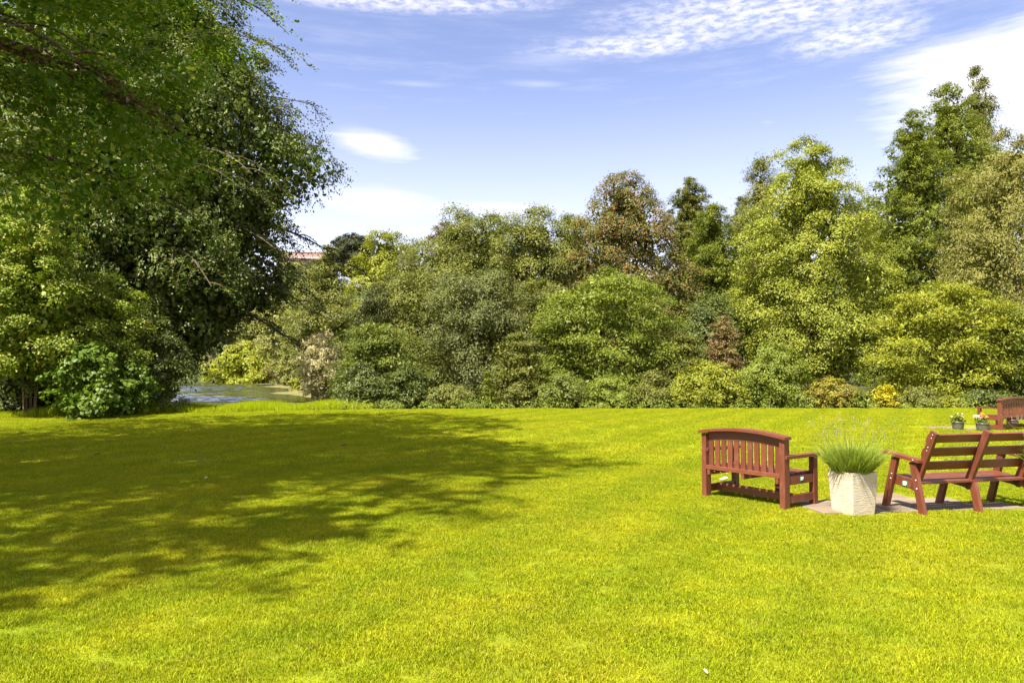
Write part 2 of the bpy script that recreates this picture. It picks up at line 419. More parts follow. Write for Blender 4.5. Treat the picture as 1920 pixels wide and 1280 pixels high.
def fill_crown(rng, L, c0, zb, zt, rx, ry, prof, leaf, nleaf, rc, style='broad', wr=0.62, spread=1.0, core=1.0, face=0.35, arc=None):
    """leaf clumps over an uneven envelope. Fewer leaves on the side turned from the lawn (face)."""
    H = zt - zb
    env = envelope(rng, prof)
    rm = 0.5 * (rx + ry)
    ncl = int(np.clip((2.6 if style == 'needle' else 1.7) * (2 * np.pi * rm * 0.72 * H) / (np.pi * rc * rc) * spread * (1 if arc is None else (arc[1] - arc[0]) / 360), 14, 520))
    cand = ncl * 7
    tt = rng.random(cand) ** 0.95
    phi = rng.random(cand) * 2 * np.pi if arc is None else rng.uniform(R(arc[0]), R(arc[1]), cand)
    keep = rng.random(cand) < np.interp(tt, *zip(*PROF[prof])) + (0.4 if style == 'needle' else 0.2)
    if arc is None: keep &= (np.sin(phi) < 0.15) | (rng.random(cand) < face + 0.15)
    tt, phi = tt[keep], phi[keep]
    rho = np.where(rng.random(len(tt)) < 0.84, rng.uniform(0.84, 1.02, len(tt)), rng.uniform(0.35, 0.8, len(tt)))
    rr = env(tt, phi) * rho
    shr = 1 - 0.55 * rc / rm
    P = np.stack([c0[0] + rx * shr * rr * np.cos(phi), c0[1] + ry * shr * rr * np.sin(phi), zb + 0.35 * rc + tt * (H - 0.95 * rc)], 1)
    sel = []
    for q in range(len(P)):
        if len(sel) >= ncl: break
        if not sel or np.min(np.sum((P[sel] - P[q]) ** 2 * np.array([1, 1, 1.5]), 1)) > ((0.48 if style == 'needle' else 0.70) * rc) ** 2: sel.append(q)
    P, phi, tt = P[sel], phi[sel], tt[sel]
    ta = np.linspace(0.70, 1.0, 7); pa = np.arange(7) * 2.4                # the leader carries leaves up to the tip
    P = np.concatenate([P, np.stack([c0[0] + 0.25 * rx * env(ta, pa) * np.cos(pa), c0[1] + 0.25 * ry * env(ta, pa) * np.sin(pa), zb + 0.35 * rc + ta * (H - 0.95 * rc)], 1)])
    phi = np.concatenate([phi, pa]); tt = np.concatenate([tt, ta])
    n = len(P)
    out = np.stack([np.cos(phi), np.sin(phi), 0.25 + 0.9 * tt ** 2], 1); out = unit(out)
    rcl = rc * rng.uniform(0.6, 1.3, n) * np.clip(0.45 + 0.6 * np.interp(tt, *zip(*PROF[prof])), 0.5, 1.0)
    per = max(6, int(nleaf / n))
    nk = 9 if style != 'needle' else 7                # leaves per spray
    ns = max(2, per // nk)
    tcl = rng.random(n)
    idx = np.repeat(np.arange(n), ns)
    o = out[idx]; r_ = rcl[idx][:, None]
    if style == 'broad':
        d = unit(rng.normal(size=(len(idx), 3)) * 0.8 + 1.0 * o + np.array([0, 0, 0.6]))
        sp = P[idx] + d * r_ * rng.uniform(0.72, 1.05, (len(idx), 1)) * np.array([1, 1, 0.68])
        ax0 = unit(d + rng.normal(size=d.shape) * 0.5 - np.array([0, 0, 0.35]))
        sn = unit(d * 0.9 + np.array([0, 0, 0.45]) + rng.normal(size=d.shape) * 0.28)
        ssz = 0.34
    elif style == 'weep':
        u = rng.random((len(idx), 1))
        lat = rng.normal(size=(len(idx), 3)) * 0.40
        sp = P[idx] + lat * r_ * np.array([1, 1, 0.4]) + o * r_ * 0.4 * u + np.array([0, 0, -1.25]) * r_ * u ** 1.3 + np.array([0, 0, 0.5]) * r_
        d = unit(o + lat)
        ax0 = unit(np.array([0, 0, -1.0]) + o * 0.35 + rng.normal(size=d.shape) * 0.2)
        sn = unit(d * 0.8 + np.array([0, 0, 0.35]) + rng.normal(size=d.shape) * 0.3)
        ssz = 0.22
    elif style == 'layer':                              # flat horizontal sprays
        lat = rng.normal(size=(len(idx), 3)) * np.array([0.55, 0.55, 0.10])
        sp = P[idx] + lat * r_ - np.array([0, 0, 0.22]) * r_ * np.sum(lat[:, :2] ** 2, 1, keepdims=True)
        d = unit(o + lat)
        ax0 = unit(d * np.array([1, 1, 0.2]) - np.array([0, 0, 0.35]))
        sn = unit(np.array([0, 0, 1.0]) + d * 0.35 + rng.normal(size=d.shape) * 0.25)
        ssz = 0.34
    else:                                               # needle: drooping fronds standing out from the stem
        u = rng.random((len(idx), 1)) ** 0.7
        tang = np.stack([-o[:, 1], o[:, 0], 0 * o[:, 0]], 1)
        lat = rng.normal(size=(len(idx), 1)) * 0.42 * (1.15 - u)
        sp = P[idx] + o * np.array([1, 1, 0.3]) * r_ * (u * 1.7 - 0.85) + tang * lat * 1.5 * r_ + np.array([0, 0, 1.0]) * r_ * (0.28 - 0.5 * u ** 2 + rng.normal(size=(len(idx), 1)) * 0.16)
        d = unit(o + tang * lat)
        ax0 = unit(o * np.array([1, 1, 0.1]) + tang * lat * 1.2 - np.array([0, 0, 0.45]) * u + rng.normal(size=d.shape) * 0.25)
        sn = unit(np.array([0, 0, 0.9]) + d * 0.5 + rng.normal(size=d.shape) * 0.3)
        ssz = 0.20
    j = np.repeat(np.arange(len(idx)), nk)
    N = len(j)
    jit = rng.normal(size=(N, 3)) * ssz * rc * 0.62
    jit -= sn[j] * np.sum(jit * sn[j], 1, keepdims=True) * 0.55
    tin = 0.6 * tcl[idx][j] + 0.3 * rng.random(len(idx))[j] + 0.1 * rng.random(N)
    L.add(sp[j] + jit, sn[j] + rng.normal(size=(N, 3)) * 0.33, ax0[j] + rng.normal(size=(N, 3)) * 0.45, leaf * rng.uniform(0.7, 1.3, N), leaf * wr * rng.uniform(0.8, 1.2, N), tin)
    kc = 15
    jc = np.repeat(np.arange(n), kc)
    hb = np.minimum(rcl[jc] * 0.40, leaf * 2.3)
    L.add(P[jc] - out[jc] * rcl[jc][:, None] * 0.25 + rng.normal(size=(len(jc), 3)) * rcl[jc][:, None] * 0.27, rng.normal(size=(len(jc), 3)), rng.normal(size=(len(jc), 3)), hb, hb * 0.7, tcl[jc])
    # the inner, older leaves that close the crown
    nc = int(core * 1250 * (rm / rc) ** 1.2 * np.clip(H / (2 * rm), 0.6, 1.3))
    tc_, pc = rng.random(nc), rng.random(nc) * 6.283
    ev = env(tc_, pc) * rm
    ok = (ev > 0.9 * rc) & (tc_ < 0.92)
    tc_, pc, ev = tc_[ok], pc[ok], ev[ok]; nc = len(ev)
    rcore = np.maximum(ev - 1.25 * rc, ev * 0.35) / rm * rng.random(nc) ** 0.35
    pc3 = np.stack([c0[0] + rx * rcore * np.cos(pc), c0[1] + ry * rcore * np.sin(pc), zb + tc_ * (H - 0.5 * rc)], 1)
    big = min(rc * 0.5, leaf * 2.4)
    L.add(pc3, rng.normal(size=(nc, 3)), rng.normal(size=(nc, 3)), big * rng.uniform(0.6, 1.2, nc), big * 0.7, rng.random(nc))
    return P, out

def trunk_and_limbs(rng, T, base, ztop, r0, P, zb, lean=(0, 0), nl=16, lr=0.22):
    n = 9
    s = np.linspace(0, 1, n)
    H = ztop - base[2]
    pts = np.stack([base[0] + lean[0] * s ** 2 + 0.02 * H * np.sin(s * 5 + rng.random() * 6), base[1] + lean[1] * s ** 2 + 0.02 * H * np.sin(s * 4 + rng.random() * 6), base[2] - 0.15 + s * (H + 0.15)], 1)
    rad = r0 * (1 - 0.88 * s) * (1 + 0.5 * np.exp(-s * 18))
    T.add(pts, rad, 8)
    if len(P) == 0: return
    for q in rng.choice(len(P), min(nl, len(P)), replace=False):
        e = P[q]
        hz = np.clip((e[2] - base[2]) / H - 0.18, 0.08, 0.85)
        a = np.array([np.interp(hz, s, pts[:, 0]), np.interp(hz, s, pts[:, 1]), base[2] + hz * H])
        u = np.linspace(0, 1, 6)[:, None]
        path = a + (e - a) * u + np.array([0, 0, 1.0]) * np.linalg.norm(e - a) * 0.12 * np.sin(u * np.pi) + rng.normal(size=(6, 3)) * 0.03 * np.linalg.norm(e - a) * np.sin(u * np.pi)
        ra = r0 * lr * (1.3 - hz)
        T.add(path, np.linspace(ra, ra * 0.2, 6), 5)

SEED = [100]
def plant(name, label, cat, px, Yd, top, wpx, prof, mat, style='broad', rc=None, leaf=None, k=1.0, group=None, wr=0.62, depth=0.85, zb=0.12, bark=BARK, crown='crown', stem='trunk', core=1.0, spread=1.0, face=0.35, extra=None, dense=1.0, base_px=None, nl=16):
    """one tree or shrub standing Yd metres away, as tall and wide as the photograph shows it"""
    SEED[0] += 1
    rng = np.random.default_rng(SEED[0])
    c = at(px, 700, Yd)
    gz = float(ground_z(c.x, Yd)) if Yd > 34 else -0.02
    zt = at(px, top, Yd).z
    rx = wpx * 0.5 / F * Yd
    ry = rx * depth
    if leaf is None: leaf = max(0.08, 0.0027 * Yd)
    if rc is None: rc = max(0.5, min(1.6, rx * 0.33))
    area = (wpx * 0.533) * ((zt - gz) / Yd * F * 0.533)
    lp = leaf / Yd * F * 0.533
    n = int(area * 2.9 * dense * k / (lp * lp * wr * 0.6))
    n = max(1500, min(n, 80000 if Yd > 33 else 48000))
    root = empty(name, (c.x, Yd, gz))
    tag(root, label, cat, group)
    L = Leaves(); T = Tubes()
    c0 = (0.0, 0.0)
    P, out = fill_crown(rng, L, c0, zb, zt - gz, rx, ry, prof, leaf, n, rc, style, wr, spread, core, face)
    if extra: extra(rng, L, T, rx, zt - gz, leaf)
    if stem == 'trunk':
        trunk_and_limbs(rng, T, (0, 0, 0), (zt - gz) * 0.9, max(0.08, (zt - gz) * 0.019), P, zb, nl=nl)
    else:
        for q in range(7):
            a = rng.random() * 6.28; e = P[rng.integers(len(P))]
            if zb > 1: e = np.array([0.22 * rx * math.cos(a), 0.22 * rx * math.sin(a), (zt - gz) * rng.uniform(0.6, 0.85)])
            u = np.linspace(0, 1, 6)[:, None]
            s0 = np.array([0.18 * math.cos(a) * min(rx, 1), 0.18 * math.sin(a) * min(rx, 1), -0.1])
            T.add(s0 + (e - s0) * u + np.array([0, 0, 1]) * 0.15 * np.sin(u * 3.14), np.linspace(0.035, 0.012, 6), 5)
    T.build(stem, bark, root)
    L.build(crown, mat, root, tri=Yd > 33)
    return root
def shrub(name, label, px, Yd, top, wpx, mat, **kw):
    kw.setdefault('prof', 'shrub'); kw.setdefault('zb', 0.0); kw.setdefault('crown', 'foliage'); kw.setdefault('stem', 'stem')
    prof = kw.pop('prof')
    return plant(name, label, 'shrub', px, Yd, top, wpx, prof, mat, **kw)

# leaf colours (bare reflectance, lit by the sun and the sky)
LM = {}
def lm(key, a, b, c=None, **kw): LM[key] = leaf_mat('leaf_' + key, a, b, c, **kw)
lm('sycamore', (0.096, 0.118, 0.025), (0.140, 0.162, 0.030))
lm('sycamore_dark', (0.076, 0.096, 0.030), (0.110, 0.134, 0.036), spec=0.3)
lm('sycamore_red', (0.088, 0.106, 0.030), (0.116, 0.130, 0.036), (0.23, 0.11, 0.035))
lm('hornbeam', (0.108, 0.150, 0.022), (0.148, 0.192, 0.026))
lm('lime', (0.150, 0.188, 0.024), (0.205, 0.240, 0.032))
lm('yellowgreen', (0.150, 0.182, 0.018), (0.200, 0.226, 0.024))
lm('olive', (0.098, 0.120, 0.026), (0.135, 0.150, 0.032))
lm('olive_pale', (0.150, 0.175, 0.048), (0.190, 0.205, 0.056))
lm('conifer', (0.088, 0.122, 0.015), (0.140, 0.175, 0.020), trans=0.25)
lm('conifer_dark', (0.045, 0.060, 0.016), (0.075, 0.090, 0.020), trans=0.22)
lm('cypress', (0.090, 0.108, 0.024), (0.130, 0.145, 0.032), trans=0.25)
lm('pine', (0.035, 0.046, 0.022), (0.055, 0.066, 0.028), trans=0.15)
lm('silver', (0.30, 0.30, 0.17), (0.38, 0.36, 0.22))
lm('fringe', (0.23, 0.30, 0.008), (0.28, 0.33, 0.010), trans=0.45, spec=0.05)
lm('bright', (0.180, 0.225, 0.020), (0.24, 0.27, 0.025))
lm('midgreen', (0.085, 0.118, 0.022), (0.125, 0.160, 0.026))
lm('deepgreen', (0.060, 0.085, 0.018), (0.090, 0.120, 0.022), spec=0.4)
lm('birch', (0.132, 0.142, 0.035), (0.170, 0.178, 0.044))
lm('azalea', (0.22, 0.22, 0.025), (0.20, 0.15, 0.035), (0.14, 0.17, 0.03))
lm('gold', (0.36, 0.33, 0.018), (0.27, 0.27, 0.02))
lm('rosy', (0.20, 0.12, 0.075), (0.125, 0.140, 0.045))
lm('brownish', (0.095, 0.075, 0.045), (0.12, 0.10, 0.05))
lm('greypink', (0.24, 0.19, 0.12), (0.20, 0.19, 0.09))
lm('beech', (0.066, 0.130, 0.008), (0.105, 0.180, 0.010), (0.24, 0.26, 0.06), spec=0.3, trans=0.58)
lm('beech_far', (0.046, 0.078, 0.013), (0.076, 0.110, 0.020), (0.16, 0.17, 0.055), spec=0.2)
lm('copper', (0.048, 0.020, 0.024), (0.085, 0.036, 0.040), (0.13, 0.08, 0.10), spec=0.4, trans=0.3)
lm('laurel', (0.060, 0.110, 0.012), (0.090, 0.150, 0.015), spec=0.2)
lm('sapling', (0.092, 0.150, 0.012), (0.145, 0.205, 0.016), (0.28, 0.27, 0.06), spec=0.15)

# ------------------------------------------------------------------ woodland across the lawn
GW = 'woodland trees behind the lawn'
# far bank and hillside
plant('tree', 'pale green rounded tree below the brick house', 'tree', 546, 122, 488, 130, 'dome', LM['olive_pale'], group=GW)
plant('tree', 'pale green tree left of the dark conical tree on the hillside', 'tree', 594, 112, 494, 120, 'dome', LM['sycamore'], group=GW)
plant('tree', 'olive tree on far pond bank half hidden by hanging beech branches', 'tree', 452, 142, 545, 170, 'dome', LM['sycamore'], group=GW)
plant('tree', 'olive green willow tree above the bright shrubs at the far pond bank', 'tree', 490, 138, 596, 150, 'dome', LM['olive_pale'], group=GW)
shrub('shrub', 'wide bright yellow green shrub at the far left edge of the pond', 466, 133, 638, 160, LM['bright'], group='shrubs on the far pond bank')
shrub('shrub', 'pale olive shrub on far pond bank right of the bright shrubs', 552, 112, 662, 84, LM['olive_pale'], group='shrubs on the far pond bank')
shrub('shrub', 'dry pinkish grey shrub between green shrubs on far pond bank', 517, 128, 672, 46, LM['greypink'], group='shrubs on the far pond bank', rc=0.9)
shrub('shrub', 'small bright green shrub at the waterline left of the silver willow', 566, 84, 695, 50, LM['yellowgreen'], group='shrubs on the far pond bank')
shrub('shrub', 'bright green bank shrub left of the widest one by the pond', 372, 146, 655, 150, LM['bright'], group='shrubs on the far pond bank')
plant('tree', 'dull green tree on far pond bank mostly hidden by the dark beech', 'tree', 385, 152, 575, 210, 'dome', LM['olive'], group=GW)
plant('pine_tree', 'dark pine crown on the skyline behind the yellow green hill tree', 'tree', 660, 150, 433, 100, 'dome', LM['pine'], style='needle', wr=0.3, rc=1.6, zb=3, group=GW, dense=1.4)
plant('conifer_tree', 'dark green conical tree on the hillside next to the brick house', 'tree', 612, 100, 450, 150, 'spire', LM['cypress'], style='layer', group=GW)
plant('tree', 'yellow green tree on the skyline left of the brown treetop', 'tree', 722, 96, 430, 150, 'dome', LM['yellowgreen'], group=GW)
plant('beech_tree', 'brown leaved treetop peeping over the left sycamore shoulder', 'tree', 838, 98, 414, 100, 'dome', LM['brownish'], group=GW)
plant('tree', 'mid green hillside tree with bronze tips below the brown treetop', 'tree', 775, 76, 470, 150, 'dome', LM['olive'], group=GW)
plant('tree', 'grey green rounded tree on the slope above the silver willow', 'tree', 618, 72, 540, 150, 'dome', LM['olive'], group=GW)
plant('tree', 'dark green rounded tree on slope right of the grey green one', 'tree', 705, 62, 528, 130, 'dome', LM['sycamore_dark'], group=GW)
plant('willow_shrub', 'silvery pale willow shrub standing at the edge of the pond', 'shrub', 606, 41.5, 616, 98, 'dome', LM['silver'], style='weep', wr=0.4, zb=0.0, crown='foliage', stem='stem', dense=0.8)
# main wall of trees
plant('sycamore_tree', 'large sloping sycamore whose left shoulder forms the skyline above the pond', 'tree', 872, 52, 392, 270, 'dome', LM['sycamore'], group=GW)
plant('sycamore_tree', 'tall round topped sycamore left of the red tinged one', 'tree', 1002, 50, 382, 210, 'dome', LM['sycamore'], group=GW)
plant('sycamore_tree', 'olive sycamore lower down between pond and dark leaved sycamore', 'tree', 790, 45, 505, 210, 'dome', LM['sycamore'], group=GW)
plant('sycamore_tree', 'dark greyish leaved sycamore in the middle of the tree line', 'tree', 905, 40.5, 500, 230, 'dome', LM['sycamore_dark'], group=GW, rc=1.0)
plant('sycamore_tree', 'tall sycamore with rusty red seed clusters on its crown', 'tree', 1174, 49, 316, 260, 'lime', LM['sycamore_red'], group=GW, core=1.4, rc=1.05, spread=1.35)
plant('tree', 'olive tree in front of the red tinged sycamore, left of the hornbeam', 'tree', 1020, 41, 520, 150, 'dome', LM['olive'], group=GW)
plant('hornbeam_tree', 'fresh green layered tree standing in front of the red tinged sycamore', 'tree', 1142, 38.5, 486, 285, 'dome', LM['hornbeam'], style='layer', group=GW, rc=0.85)
plant('alder_tree', 'dark green bushy alder beside the silver willow', 'tree', 702, 38.5, 592, 190, 'dome', LM['midgreen'], group=GW, style='layer')
plant('cypress_tree', 'slim olive cypress top right of the red tinged sycamore', 'tree', 1296, 60, 326, 150, 'lime', LM['cypress'], style='needle', group=GW, wr=0.34, rc=0.9)
plant('yew_tree', 'dark yew between cypress top and large lime tree', 'tree', 1342, 54, 372, 170, 'lime', LM['conifer'], style='needle', group=GW, wr=0.34)
plant('pine_tree', 'thin dark pine top left of the weeping cypress', 'tree', 1392, 66, 362, 110, 'spire', LM['pine'], style='needle', group=GW, wr=0.3)
plant('weeping_cypress', 'drooping grey green cypress behind the left side of the lime', 'tree', 1432, 56, 290, 210, 'spire', LM['cypress'], style='weep', group=GW, wr=0.4)
plant('tree', 'dark green tree low between the yew and the lime', 'tree', 1330, 45, 545, 160, 'dome', LM['deepgreen'], group=GW)
plant('lime_tree', 'large pale yellow green lime tree left of the tall conifers', 'tree', 1524, 42, 253, 275, 'lime', LM['lime'], style='broad', group=GW, rc=0.95, zb=1.0, core=1.8)
plant('conifer_tree', 'tall bright green conifer with dense pointed crown', 'tree', 1790, 58, 142, 330, 'spire', LM['conifer'], style='needle', group=GW, rc=1.4, wr=0.36)
plant('conifer_tree', 'shorter conifer leaning on the left flank of the tallest one', 'tree', 1722, 55, 196, 250, 'spire', LM['conifer'], style='needle', group=GW, rc=1.1, wr=0.36)
plant('weeping_conifer', 'tallest conifer with drooping tips at the right skyline', 'tree', 1846, 62, 116, 150, 'spire', LM['cypress'], style='weep', group=GW, wr=0.4, rc=1.2)
plant('tree', 'olive tree behind the gap between lime and conifer', 'tree', 1640, 66, 365, 170, 'dome', LM['midgreen'], group=GW)
plant('birch_tree', 'dusty olive birch at the right edge of the picture', 'tree', 1900, 42, 232, 300, 'lime', LM['birch'], style='weep', group=GW, wr=0.5, bark=BARK_PALE, rc=1.0)
plant('tree', 'broad yellow green tree spreading low in front of the birch', 'tree', 1762, 38, 515, 290, 'dome', LM['yellowgreen'], style='layer', group=GW, rc=0.9)
plant('tree', 'mid green tree at far right edge behind the distant bench', 'tree', 1905, 37.5, 560, 200, 'dome', LM['midgreen'], group=GW, style='layer')
plant('sycamore_tree', 'olive treetop filling the skyline dip left of the red tinged sycamore', 'tree', 1072, 60, 402, 150, 'dome', LM['sycamore'], group=GW)
plant('tree', 'shaded green treetop between the hillside tree and the sloping sycamore', 'tree', 930, 66, 398, 130, 'dome', LM['olive'], group=GW)
# shrubs along the edge of the lawn
GS = 'shrubs along the edge of the lawn'
for lab, px, Yd, top, wpx, mk, kw in [
    ('dark broad leaved shrub at the left end of the far shrub border', 676, 35.6, 676, 110, 'deepgreen', {}),
    ('glossy dark green shrub right of the leftmost border shrub', 762, 35.4, 672, 110, 'deepgreen', dict(style='layer')),
    ('low pale olive shrub left of the tiny dark conifer', 838, 34.9, 716, 96, 'olive', {}),
    ('olive yellow shrub right of the tiny dark conifer', 972, 36.0, 612, 120, 'olive', dict(style='layer')),
    ('mid green shrub under the left side of the hornbeam', 1050, 35.2, 690, 120, 'midgreen', {}),
    ('fresh green low shrub under the middle of the hornbeam', 1145, 35.0, 706, 110, 'hornbeam', {}),
    ('grey green shrub below the right side of the hornbeam', 1225, 35.2, 690, 100, 'olive', {}),
    ('olive shrub left of the rusty pink leaved shrub', 1280, 37.0, 610, 130, 'olive', dict(style='layer')),
    ('rusty pink leaved shrub growing between olive shrub and lime', 1357, 38.2, 584, 84, 'rosy', dict(style='layer', rc=0.45)),
    ('bushy yellow green shrub at the lawn edge left of the bench', 1322, 35.0, 672, 138, 'yellowgreen', {}),
    ('large mid green shrub below the lime tree', 1448, 35.2, 636, 150, 'hornbeam', {}),
    ('yellow and orange azalea at the lawn edge', 1556, 34.7, 702, 100, 'azalea', dict(rc=0.32)),
    ('small deep green shrub between the two yellow azaleas', 1604, 34.6, 732, 66, 'hornbeam', dict(rc=0.32)),
    ('small golden yellow azalea at the lawn edge', 1660, 34.6, 714, 64, 'gold', dict(style='layer', rc=0.35)),
    ('grey green low shrub right of the golden azalea', 1724, 34.9, 722, 100, 'olive', {}),
    ('bright low shrub in the border left of the distant pots', 1775, 34.6, 742, 60, 'yellowgreen', dict(rc=0.35)),
    ('dark green low shrub behind the distant bench', 1850, 34.8, 728, 120, 'deepgreen', {}),
]:
    kw = dict(kw)
    shrub('shrub', lab, px, Yd, top, wpx, LM[mk], group=GS, **kw)
shrub('dwarf_conifer', 'tiny dark conical conifer in the border below the sycamores', 915, 34.8, 690, 36, LM['conifer'], prof='spire', style='needle', wr=0.34, rc=0.35, stem='stem')

# ------------------------------------------------------------------ trees on the left
def limb_tree(name, label, base, H, r0, zlo, reach, mat, leaf, nlimb, nsub, ntw, nlf, seed, droop=0.5, arc=(0, 360), hang=0.25, top_taper=0.55, zhi=0.93, bark=BARK, lean=(0, 0), cat='tree', group=None, wr=0.66, core=0, rise=0.45, fills=()):
    """tree of arching limbs with flat leafy side sprays that droop at their ends"""
    rng = np.random.default_rng(seed)
    root = empty(name, base); tag(root, label, cat, group)
    T = Tubes(); L = Leaves()
    s = np.linspace(0, 1, 12)
    tr = np.stack([lean[0] * s ** 2 + 0.25 * np.sin(s * 4 + seed), lean[1] * s ** 2 + 0.25 * np.sin(s * 5 + 2 * seed), -0.15 + s * H], 1)
    T.add(tr, r0 * (1 - 0.9 * s) * (1 + 0.5 * np.exp(-s * 16)), 10)
    TW0, TWD, TWL, TWT = [], [], [], []
    for q in range(nlimb):
        tq = (q + rng.random()) / nlimb
        z0 = zlo + (H * zhi - zlo) * tq
        a = R(arc[0] + (arc[1] - arc[0]) * ((q * 0.618 + 0.12 * rng.random()) % 1.0))
        ln = reach * (1 - top_taper * tq ** 1.6) * rng.uniform(0.72, 1.08)
        st = np.array([np.interp(z0, tr[:, 2], tr[:, 0]), np.interp(z0, tr[:, 2], tr[:, 1]), z0])
        u = np.linspace(0, 1, 12)
        up = rise + 0.55 * tq + rng.normal() * 0.08
        dr = droop * (1 - 0.55 * tq)
        a2 = a + rng.normal() * 0.12 + u * rng.normal() * 0.35
        path = st + np.stack([np.cos(a2) * u, np.sin(a2) * u, up * u - (dr + up * 0.35) * u ** 2.2], 1) * ln * np.array([1, 1, 0.8])
        path += np.cumsum(rng.normal(size=(12, 3)) * 0.03, 0) * u[:, None]
        path[:, 2] = np.maximum(path[:, 2], 0.5 + 0.4 * rng.random())
        rb = r0 * 0.30 * (1.15 - tq) * (ln / reach)
        T.add(path, rb * (1 - 0.9 * u) + 0.006, 6)
        tl = rng.random()
        for k in range(nsub):
            sk = 0.22 + 0.78 * (k + rng.random()) / nsub
            p0 = np.array([np.interp(sk, u, path[:, c]) for c in range(3)])
            ad = a + (1 if k % 2 else -1) * R(rng.uniform(28, 75)) * (1.0 if sk < 0.9 else 0.35)
            sl = ln * rng.uniform(0.22, 0.42) * (1.1 - 0.6 * sk)
            v = np.linspace(0, 1, 6)
            sp = p0 + np.stack([np.cos(ad) * v, np.sin(ad) * v, 0.10 * v - (hang + 0.5 * dr) * v ** 2], 1) * sl + np.cumsum(rng.normal(size=(6, 3)) * 0.02, 0) * sl * 0.4
            sp[:, 2] = np.maximum(sp[:, 2], 0.35)
            T.add(sp, np.linspace(rb * 0.22 + 0.006, 0.004, 6), 4)
            th = tl * 0.5 + rng.random() * 0.4
            vk = (np.arange(ntw) + rng.random(ntw)) / ntw
            tp = np.stack([np.interp(vk, v, sp[:, c]) for c in range(3)], 1)
            sg = np.where(np.arange(ntw) % 2, 1, -1)
            an = ad + sg * rng.uniform(0.4, 1.1, ntw) * (1.05 - 0.6 * vk)
            td = np.stack([np.cos(an), np.sin(an), -hang * rng.uniform(0.2, 1.6, ntw)], 1)
            TW0.append(tp); TWD.append(unit(td)); TWL.append(rng.uniform(0.35, 0.9, ntw) * max(0.5, reach * 0.10)); TWT.append(np.full(ntw, th))
    P0, D, LN, TT = np.concatenate(TW0), np.concatenate(TWD), np.concatenate(TWL), np.concatenate(TWT)
    n = len(P0); j = np.repeat(np.arange(n), nlf)
    f = np.tile((np.arange(nlf) + 0.5) / nlf, n) + rng.normal(size=n * nlf) * 0.05
    sd_ = np.tile(np.where(np.arange(nlf) % 2, 1.0, -1.0), n)
    side = unit(np.cross(D, np.array([0, 0, 1.0])))
    pos = P0[j] + D[j] * (LN[j] * f)[:, None] + side[j] * (sd_ * leaf * 0.62)[:, None] + rng.normal(size=(n * nlf, 3)) * leaf * 0.45
    pos[:, 2] -= 0.18 * LN[j] * f ** 2
    nrm = np.array([0, 0, 1.0]) + rng.normal(size=(n * nlf, 3)) * 0.42
    ax = D[j] * 0.6 + side[j] * sd_[:, None] * 0.8 - np.array([0, 0, 0.25]) + rng.normal(size=(n * nlf, 3)) * 0.2
    L.add(pos, nrm, ax, leaf * rng.uniform(0.75, 1.25, n * nlf), leaf * wr * rng.uniform(0.85, 1.15, n * nlf), np.clip(TT[j] + rng.normal(size=n * nlf) * 0.1, 0, 1))
    for kw in fills:
        fill_crown(rng, L, (0, 0), **kw)
    T.build('trunk', bark, root); L.build('crown', mat, root)
    return root

GL = 'beeches along the left side of the lawn'
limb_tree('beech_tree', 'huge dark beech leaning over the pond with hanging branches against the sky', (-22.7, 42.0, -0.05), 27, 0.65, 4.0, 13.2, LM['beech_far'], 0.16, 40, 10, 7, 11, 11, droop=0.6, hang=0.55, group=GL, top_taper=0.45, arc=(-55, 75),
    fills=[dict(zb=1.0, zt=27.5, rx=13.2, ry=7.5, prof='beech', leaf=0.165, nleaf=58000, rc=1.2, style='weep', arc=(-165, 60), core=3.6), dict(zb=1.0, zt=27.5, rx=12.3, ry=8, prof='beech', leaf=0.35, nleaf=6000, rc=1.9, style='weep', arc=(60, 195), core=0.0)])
limb_tree('beech_tree', 'nearest green beech whose leafy branches fill the upper left corner', (-13.8, 15.0, -0.02), 21, 0.42, 6.0, 8.2, LM['beech'], 0.085, 40, 10, 8, 12, 12, droop=0.42, hang=0.4, group=GL, top_taper=0.45,
    fills=[dict(zb=4.9, zt=12.5, rx=8.0, ry=7.4, prof='tall', leaf=0.092, nleaf=50000, rc=0.7, style='layer', arc=(-120, 40), core=0.5), dict(zb=10.5, zt=21.5, rx=7.4, ry=7.2, prof='dome', leaf=0.22, nleaf=3600, rc=1.3, style='layer', core=0.0, face=1.0)])
limb_tree('copper_beech', 'purple leaved copper beech showing at the upper left edge', (-12.3, 8.9, -0.02), 20, 0.42, 6.2, 6.8, LM['copper'], 0.10, 30, 11, 10, 15, 13, droop=0.22, hang=0.4, top_taper=0.4, group=GL,
    fills=[dict(zb=8.8, zt=20, rx=6.3, ry=6.3, prof='dome', leaf=0.22, nleaf=2600, rc=1.2, style='layer', core=0.0, face=1.0)])
limb_tree('beech_tree', 'beech beside the viewer known by its shadow on the near lawn', (-12.5, 2.3, -0.02), 26.5, 0.42, 3.4, 6.4, LM['beech'], 0.13, 32, 8, 6, 8, 14, droop=0.4, hang=0.3, top_taper=0.35, group=GL,
    fills=[dict(zb=7, zt=27, rx=5.5, ry=5.5, prof='dome', leaf=0.24, nleaf=3600, rc=1.2, style='layer', core=0.0, face=1.0)])

